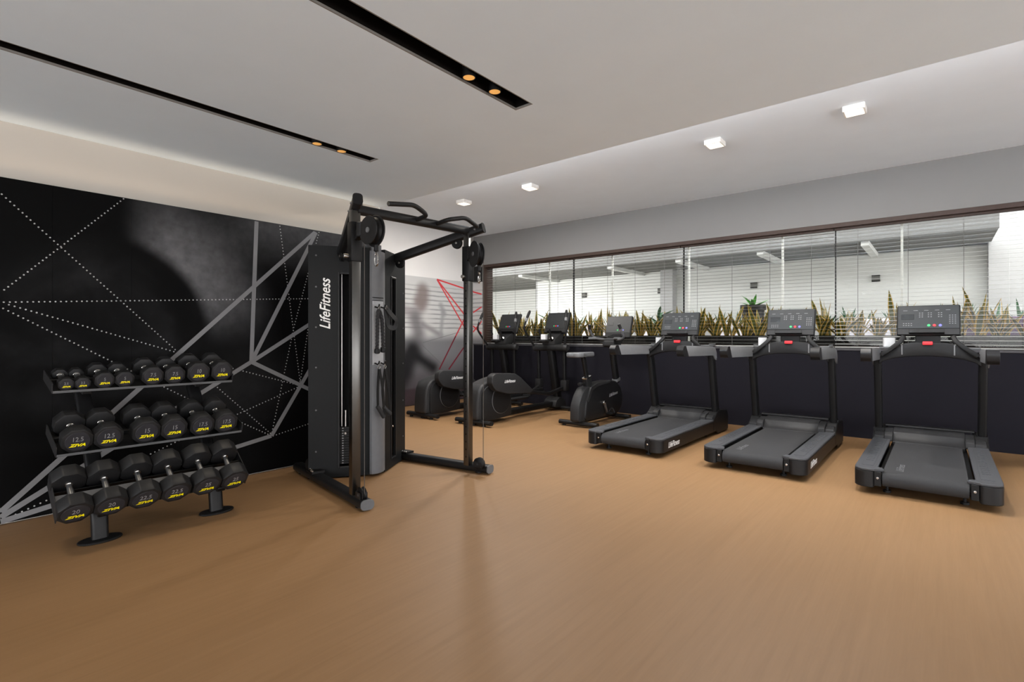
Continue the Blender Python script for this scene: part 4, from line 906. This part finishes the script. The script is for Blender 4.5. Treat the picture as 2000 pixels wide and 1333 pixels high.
DIA = {w: (d_, 2 * h_ + 0.135) for w, d_, h_ in ((2.5, 0.082, 0.054), (5, 0.109, 0.060), (7.5, 0.134, 0.068), (10, 0.154, 0.074), (12.5, 0.155, 0.080), (15, 0.161, 0.084), (17.5, 0.158, 0.088), (20, 0.168, 0.088), (22.5, 0.172, 0.092), (25, 0.176, 0.096))}
def make_dumbbell(w, label):
    dia, L = DIA[w]; r = dia / 2; hd = (L - 0.135) / 2
    t = thing('dumbbell', label, 'dumbbell', (0, 0, 0), group='dumbbells on the three-tier rack')
    oc = [(r / math.cos(R(22.5)) * math.cos(R(22.5 + 45 * k)), r / math.cos(R(22.5)) * math.sin(R(22.5 + 45 * k))) for k in range(8)]
    for s in (-1, 1):
        b = B(); b.prism(oc, 'x', min(s * (L / 2 - hd), s * L / 2), max(s * (L / 2 - hd), s * L / 2)); h = b.build('head', URETH, t, bevel=r * 0.09, seg=2)
        b = B(); b.cyl((s * (L / 2 - 0.002), 0, 0), (s * (L / 2 + 0.0015), 0, 0), r * 0.80, 32, 0.0012); b.build('end_disc', UREDISC, h)
        b = B(); b.cyl((s * (L / 2 - hd - 0.008), 0, 0), (s * (L / 2 - hd + 0.002), 0, 0), 0.021, 18, 0.002); b.build('collar', CHROME, h)
    hg = L / 2 - hd
    b = B(); b.lathe([(0.0145, -hg), (0.0155, -hg * 0.6), (0.0175, 0), (0.0155, hg * 0.6), (0.0145, hg)], (0, 0, 0), (1, 0, 0), 18); b.build('handle', HANDLE, t)
    x = L / 2 + 0.0016; num = ('%g' % w)
    text('weight_number', num, r * 0.56, LOGOD, t, frame((x, 0, r * 0.17), *FACE_X), 0.0, 0.0, 0.8, 0.0006)
    text('maker_lettering', 'ZIVA', r * 0.34, YEL, t, frame((x, 0, -r * 0.33), *FACE_X), 0.35, r * 0.012, 1.35, 0.0006)
    return t
ROWS = [(0, [(2.5, 0.751), (2.5, 0.835), (5, 0.950), (5, 1.062), (7.5, 1.227), (7.5, 1.365), (10, 1.522), (10, 1.689)]),
        (1, [(12.5, 0.764), (12.5, 0.921), (15, 1.126), (15, 1.289), (17.5, 1.468), (17.5, 1.628)]),
        (2, [(20, 0.714), (20, 0.884), (22.5, 1.058), (22.5, 1.233), (25, 1.419), (25, 1.599)])]
for ti, row in ROWS:
    fx, fz, tl = TIER[ti]; ta = R(tl); a = Vector((math.cos(ta), 0, -math.sin(ta))); n = Vector((math.sin(ta), 0, math.cos(ta))); first = {}
    for w, y in row:
        dia, L = DIA[w]
        lab = 'black dumbbell marked %g, %s from the left on the %s rack tier' % (w, ('first', 'second', 'third', 'fourth', 'fifth', 'sixth', 'seventh', 'eighth')[row.index((w, y))], ('top', 'middle', 'bottom')[ti])
        if w in first: d = copy_tree(first[w]); d['label'] = lab
        else: d = first[w] = make_dumbbell(w, lab)
        d.location = Vector((fx, y, fz)) - a * (L / 2) + n * (dia / 2 + 0.001); d.rotation_euler = (0, ta, 0)

# ------------------------------------------------------------------ outside the window
b = B(); b.box((-16, YW + 0.25, -0.12), (8, 16, -0.02)); struct(b.build('terrace_floor', DECK, smooth=0), 'pale terrace floor outside the window')
b = B(); b.box((-9.68, 13.0, -0.02), (8, 13.2, 2.98)); struct(b.build('terrace_wall', EXTW, smooth=0), 'white terrace wall seen through the blinds')
b = B(); b.box((-14, 15.0, -0.02), (-9.0, 15.2, 3.2)); struct(b.build('terrace_wall', EXTW, smooth=0), 'white terrace wall farther back at the left')
b = B(); b.box((-14.2, YW + 0.25, -0.02), (-14.0, 15.2, 4.4)); struct(b.build('terrace_wall', EXTW, smooth=0), 'added side wall, unseen, keeping skylight off the left terrace')  # made-up wall out of view, blocks skylight entering from the far left
b = B(); b.box((-9.75, 13.0, -0.02), (-9.68, 15.0, 3.0)); struct(b.build('terrace_wall', EXTG, smooth=0))
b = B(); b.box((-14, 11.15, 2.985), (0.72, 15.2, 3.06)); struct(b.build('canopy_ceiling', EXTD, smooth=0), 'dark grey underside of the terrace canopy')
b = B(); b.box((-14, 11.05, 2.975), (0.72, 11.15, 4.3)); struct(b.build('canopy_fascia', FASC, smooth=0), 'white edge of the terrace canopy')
for x in (-8.9, -6.15, -4.45, -2.77, -1.03):
    b = B(); b.box((x - 0.06, 11.15, 2.90), (x + 0.06, 12.99, 2.985)); struct(b.build('canopy_beam', EXTW, smooth=0), 'white beam under the dark canopy')
b = B(); b.box((-14, YW + 0.25, 4.3), (8, 10.0, 4.4)); struct(b.build('sky_shade_slab', EXTW, smooth=0), 'added slab above the terrace, cutting the skylight')  # unseen overhang put in to dim skylight on the terrace
b = B(); b.box((0.96, 12.9, -0.02), (8, 13.0, 5.2)); struct(b.build('terrace_wall', EXTG, smooth=0), 'tall white terrace wall at the right')
for i, x in enumerate((-5.38, 0.82)):
    w = (0.165, 0.14)[i]; b = B(); b.box((x - w, 12.72, -0.02), (x + w, 12.99, 3.6 if i else 2.98)); struct(b.build('terrace_column', EXTG, bevel=0.005), ('grey column against the terrace wall behind the left treadmill', 'grey column at the right end of the terrace wall')[i])
for x, lab in ((-7.973, 'small dark wall lamp at the far left of the terrace wall'), (-5.645, 'small dark wall lamp beside the grey terrace column'), (-3.355, 'small dark wall lamp above the potted agave'), (-1.008, 'small dark wall lamp above the right-hand loungers')):
    t = thing('wall_lamp', lab, 'wall lamp', (x, 13.0, 2.47), group='lamps on the terrace wall')
    b = B(); b.box((-0.07, -0.06, -0.055), (0.07, 0, 0.055)); b.build('body', EXTD, t, bevel=0.006)
    for z in (-0.055, 0.055):
        b = B(); b.box((-0.072, -0.064, z - 0.012), (0.072, -0.002, z + 0.012)); b.build('cap', JET, t, bevel=0.003)

# planter with snake plants right outside the glass
YPL = 8.33
tr = thing('planter_trough', 'long black planter trough outside the window', 'planter', (-3.0, YPL, 0))
b = B(); b.box((-4.3, -0.20, -0.02), (6.0, -0.18, 1.29)); b.box((-4.3, 0.18, -0.02), (6.0, 0.20, 1.29)); b.box((-4.3, -0.18, -0.02), (-4.28, 0.18, 1.29)); b.box((5.98, -0.18, -0.02), (6.0, 0.18, 1.29)); b.build('shell', PLANTER, tr, bevel=0.004)
b = B(); b.box((-4.28, -0.18, 1.0), (5.98, 0.18, 1.25)); b.build('soil', SOIL, tr, smooth=0)
def blade(h, w, bend, twist, ms, fold=0.25):
    b = B(); rows = 7; ring = []
    for i in range(rows):
        f = i / (rows - 1); ww = w * (0.55 + 1.3 * f - 1.85 * f * f * f) if f < 1 else 0.0006
        ww = max(ww, 0.0006); a = twist * f; y = bend * f * f; z = h * f
        r_ = []
        for side in (0, 1):
            for q in (-1, -0.62, 0, 0.62, 1):
                dx = ww / 2 * q; dy = fold * ww * (q * q) * 0.5 + (0.0022 if side else -0.0022) * (1 - f * 0.8)
                r_.append(b.bm.verts.new((dx * math.cos(a) - dy * math.sin(a), dx * math.sin(a) + dy * math.cos(a) + y, z)))
        ring.append(r_)
    for i in range(rows - 1):
        for side in (0, 1):
            for q in range(4):
                k = side * 5 + q; v = (ring[i][k], ring[i][k + 1], ring[i + 1][k + 1], ring[i + 1][k])
                fc = b.bm.faces.new(v if side == 0 else v[::-1]); fc.material_index = 1 if q in (0, 3) else 0
        for k0, k1 in ((0, 5), (4, 9)):
            fc = b.bm.faces.new((ring[i][k0], ring[i + 1][k0], ring[i + 1][k1], ring[i][k1])); fc.material_index = 1
    o = b.build('leaf', ms[0], smooth=60, ms=[ms[1]]); me = o.data; bpy.data.objects.remove(o); return me
SN = [blade(h, w, bd, tw, (LEAFG, LEAFY)) for h, w, bd, tw in ((0.42, 0.060, 0.05, 0.5), (0.35, 0.066, 0.09, -0.6), (0.48, 0.056, 0.03, 0.9), (0.28, 0.066, 0.11, 0.3), (0.38, 0.072, 0.14, -0.9))]
def leaves(t, meshes, n, tilt, spread, sc=1.0):
    for k in range(n):
        o = bpy.data.objects.new('leaf', random.choice(meshes)); C.objects.link(o); o.parent = t
        a = random.uniform(0, 2 * math.pi); r_ = random.uniform(0, spread)
        o.location = (r_ * math.cos(a), r_ * math.sin(a) * 0.6, 0)
        o.rotation_euler = (-random.uniform(0.02, tilt), 0, a + random.uniform(-0.5, 0.5)); s_ = sc * random.uniform(0.75, 1.15); o.scale = (s_, s_, s_)
where = ['by the end of the window near the mural', 'behind the elliptical by the runner mural', 'behind the elliptical beside the bike', 'behind the exercise bike', 'behind the left treadmill', 'between the left and middle treadmills', 'behind the middle treadmill', 'between the middle and right treadmills', 'behind the right treadmill', 'at the right end of the planter']
x = -7.10; k = 0
while x < 1.15:
    zone = where[0] if x < -6.7 else where[1] if x < -5.9 else where[2] if x < -4.9 else where[3] if x < -3.6 else where[4] if x < -2.7 else where[5] if x < -1.9 else where[6] if x < -1.2 else where[7] if x < -0.6 else where[8] if x < 0.2 else where[9]
    t = thing('snake_plant', 'gold-edged snake plant in the trough, ' + zone, 'plant', (x, YPL + random.uniform(-0.06, 0.06), 1.251), group='snake plants in the trough ' + zone)
    leaves(t, SN, 13, 0.55, 0.07, 1.0 if k % 4 else 1.22); x += 0.205 + random.uniform(-0.02, 0.03); k += 1

# tall black pot with a bright agave, two leafy shrubs, loungers, sofa, plants along the far wall
AG = [blade(h, w, bd, tw, (LEAFB, LEAFB)) for h, w, bd, tw in ((0.30, 0.06, 0.10, 0.2), (0.26, 0.065, 0.14, -0.2))]
t = thing('potted_agave', 'bright green agave in a tall black tapered pot on the terrace', 'potted plant', (-2.60, 10.0, -0.02))
b = B(); b.lathe([(0.12, 0), (0.125, 0.02), (0.185, 1.76), (0.215, 1.77), (0.215, 1.86), (0.19, 1.86), (0.185, 1.80), (0.0, 1.80)], (0, 0, 0), n=24); b.build('pot', PLANTER, t)
for q in range(14):
    o = bpy.data.objects.new('leaf', AG[q % 2]); C.objects.link(o); o.parent = t; o.location = (0, 0, 1.80); o.rotation_euler = (-0.35 - 0.75 * (q % 3) / 2, 0, q * 2.4)
LD = [blade(h, w, bd, tw, (LEAFD, LEAFD)) for h, w, bd, tw in ((0.42, 0.07, 0.22, 0.4), (0.34, 0.08, 0.26, -0.4))]
for xx, yy, hh, lab in ((-7.05, 10.0, 1.62, 'dark green leafy shrub outside behind the left ellipticals'), (-4.40, 10.0, 1.68, 'green leafy shrub outside in front of the grey column')):
    t = thing('terrace_shrub', lab, 'plant', (xx, yy, -0.02), group='leafy shrubs on the terrace')
    b = B(); b.lathe([(0.14, 0), (0.20, 0.5), (0.20, 0.55), (0.17, 0.55), (0.16, 0.5), (0, 0.5)], (0, 0, 0), n=20); b.build('pot', PLANTER, t)
    b = B(); b.tube([(0, 0, 0.45), (0.03, 0, 1.1), (0.0, 0.02, hh)], 0.018, 8); b.build('stem', SOIL, t)
    for q in range(26):
        o = bpy.data.objects.new('leaf', LD[q % 2]); C.objects.link(o); o.parent = t; o.location = (0, 0, hh - 0.45 * random.random()); o.rotation_euler = (-0.3 - 0.9 * random.random(), 0, q * 2.4)
for xx, yy, rz, lab in ((-6.3, 10.6, 10, 'white cushioned lounger outside behind the ellipticals'), (-5.0, 10.9, -8, 'white cushioned lounger outside behind the exercise bike'), (-3.35, 11.2, 5, 'white cushioned lounger outside beside the potted agave'), (-0.95, 10.4, 0, 'white cushioned lounger outside left of the right treadmill console')):
    t = thing('lounge_chair', lab, 'lounger', (xx, yy, -0.02), R(rz), group='white loungers on the terrace')
    b = B(); b.box((-0.38, -0.38, 0.86), (0.38, 0.38, 1.02)); b.build('seat_cushion', CUSH, t, bevel=0.05, seg=3)
    b = B(); b.box((-0.38, 0.26, 1.02), (0.38, 0.42, 1.60), Matrix.Rotation(R(-12), 3, 'X')); b.build('back_cushion', CUSH, t, bevel=0.05, seg=3)
    for sx in (-1, 1):
        b = B(); b.box((sx * 0.40 - 0.03, -0.38, 0.80), (sx * 0.40 + 0.03, 0.40, 1.30)); b.build('arm_frame', EXTG, t, bevel=0.01)
        for sy in (-1, 1):
            b = B(); b.box((sx * 0.36 - 0.025, sy * 0.34 - 0.025, 0), (sx * 0.36 + 0.025, sy * 0.34 + 0.025, 0.86)); b.build('leg', EXTG, t)
t = thing('terrace_sofa', 'plum coloured sofa outside at the right end of the window', 'sofa', (0.55, 9.9, -0.02))
b = B(); b.box((-0.9, -0.35, 0.55), (0.9, 0.35, 1.02)); b.build('seat', PURP, t, bevel=0.05, seg=3)
b = B(); b.box((-0.9, 0.22, 1.02), (0.9, 0.40, 1.58)); b.build('backrest', PURP, t, bevel=0.05, seg=3)
for sx in (-1, 1):
    b = B(); b.box((sx * 0.8 - 0.04, -0.28, 0), (sx * 0.8 + 0.04, 0.28, 0.55)); b.build('leg', JET, t)
FG = [blade(h, w, bd, tw, (LEAFD, LEAFD)) for h, w, bd, tw in ((0.55, 0.05, 0.08, 0.4), (0.45, 0.06, 0.14, -0.5))]
fbx = thing('planter_trough', 'low grey planter trough along the far terrace wall', 'planter', (-3.5, 12.45, -0.02))
b = B(); b.box((-4.6, -0.18, 0), (5.0, 0.18, 1.42)); b.build('shell', EXTG, fbx, bevel=0.005)
b = B(); b.box((-4.55, -0.14, 1.40), (4.95, 0.14, 1.45)); b.build('soil', SOIL, fbx, smooth=0)
for q in range(26):
    xx = -7.9 + q * 0.36
    z_ = 'left of the grey column' if xx < -5.5 else 'between the grey column and the agave' if xx < -2.4 else 'right of the agave'
    t = thing('spiky_plant', 'dark spiky plant in the far terrace trough, ' + z_, 'plant', (xx, 12.45, 1.43), group='spiky plants along the far terrace wall, ' + z_)
    leaves(t, FG, 9, 0.5, 0.06, 0.8)
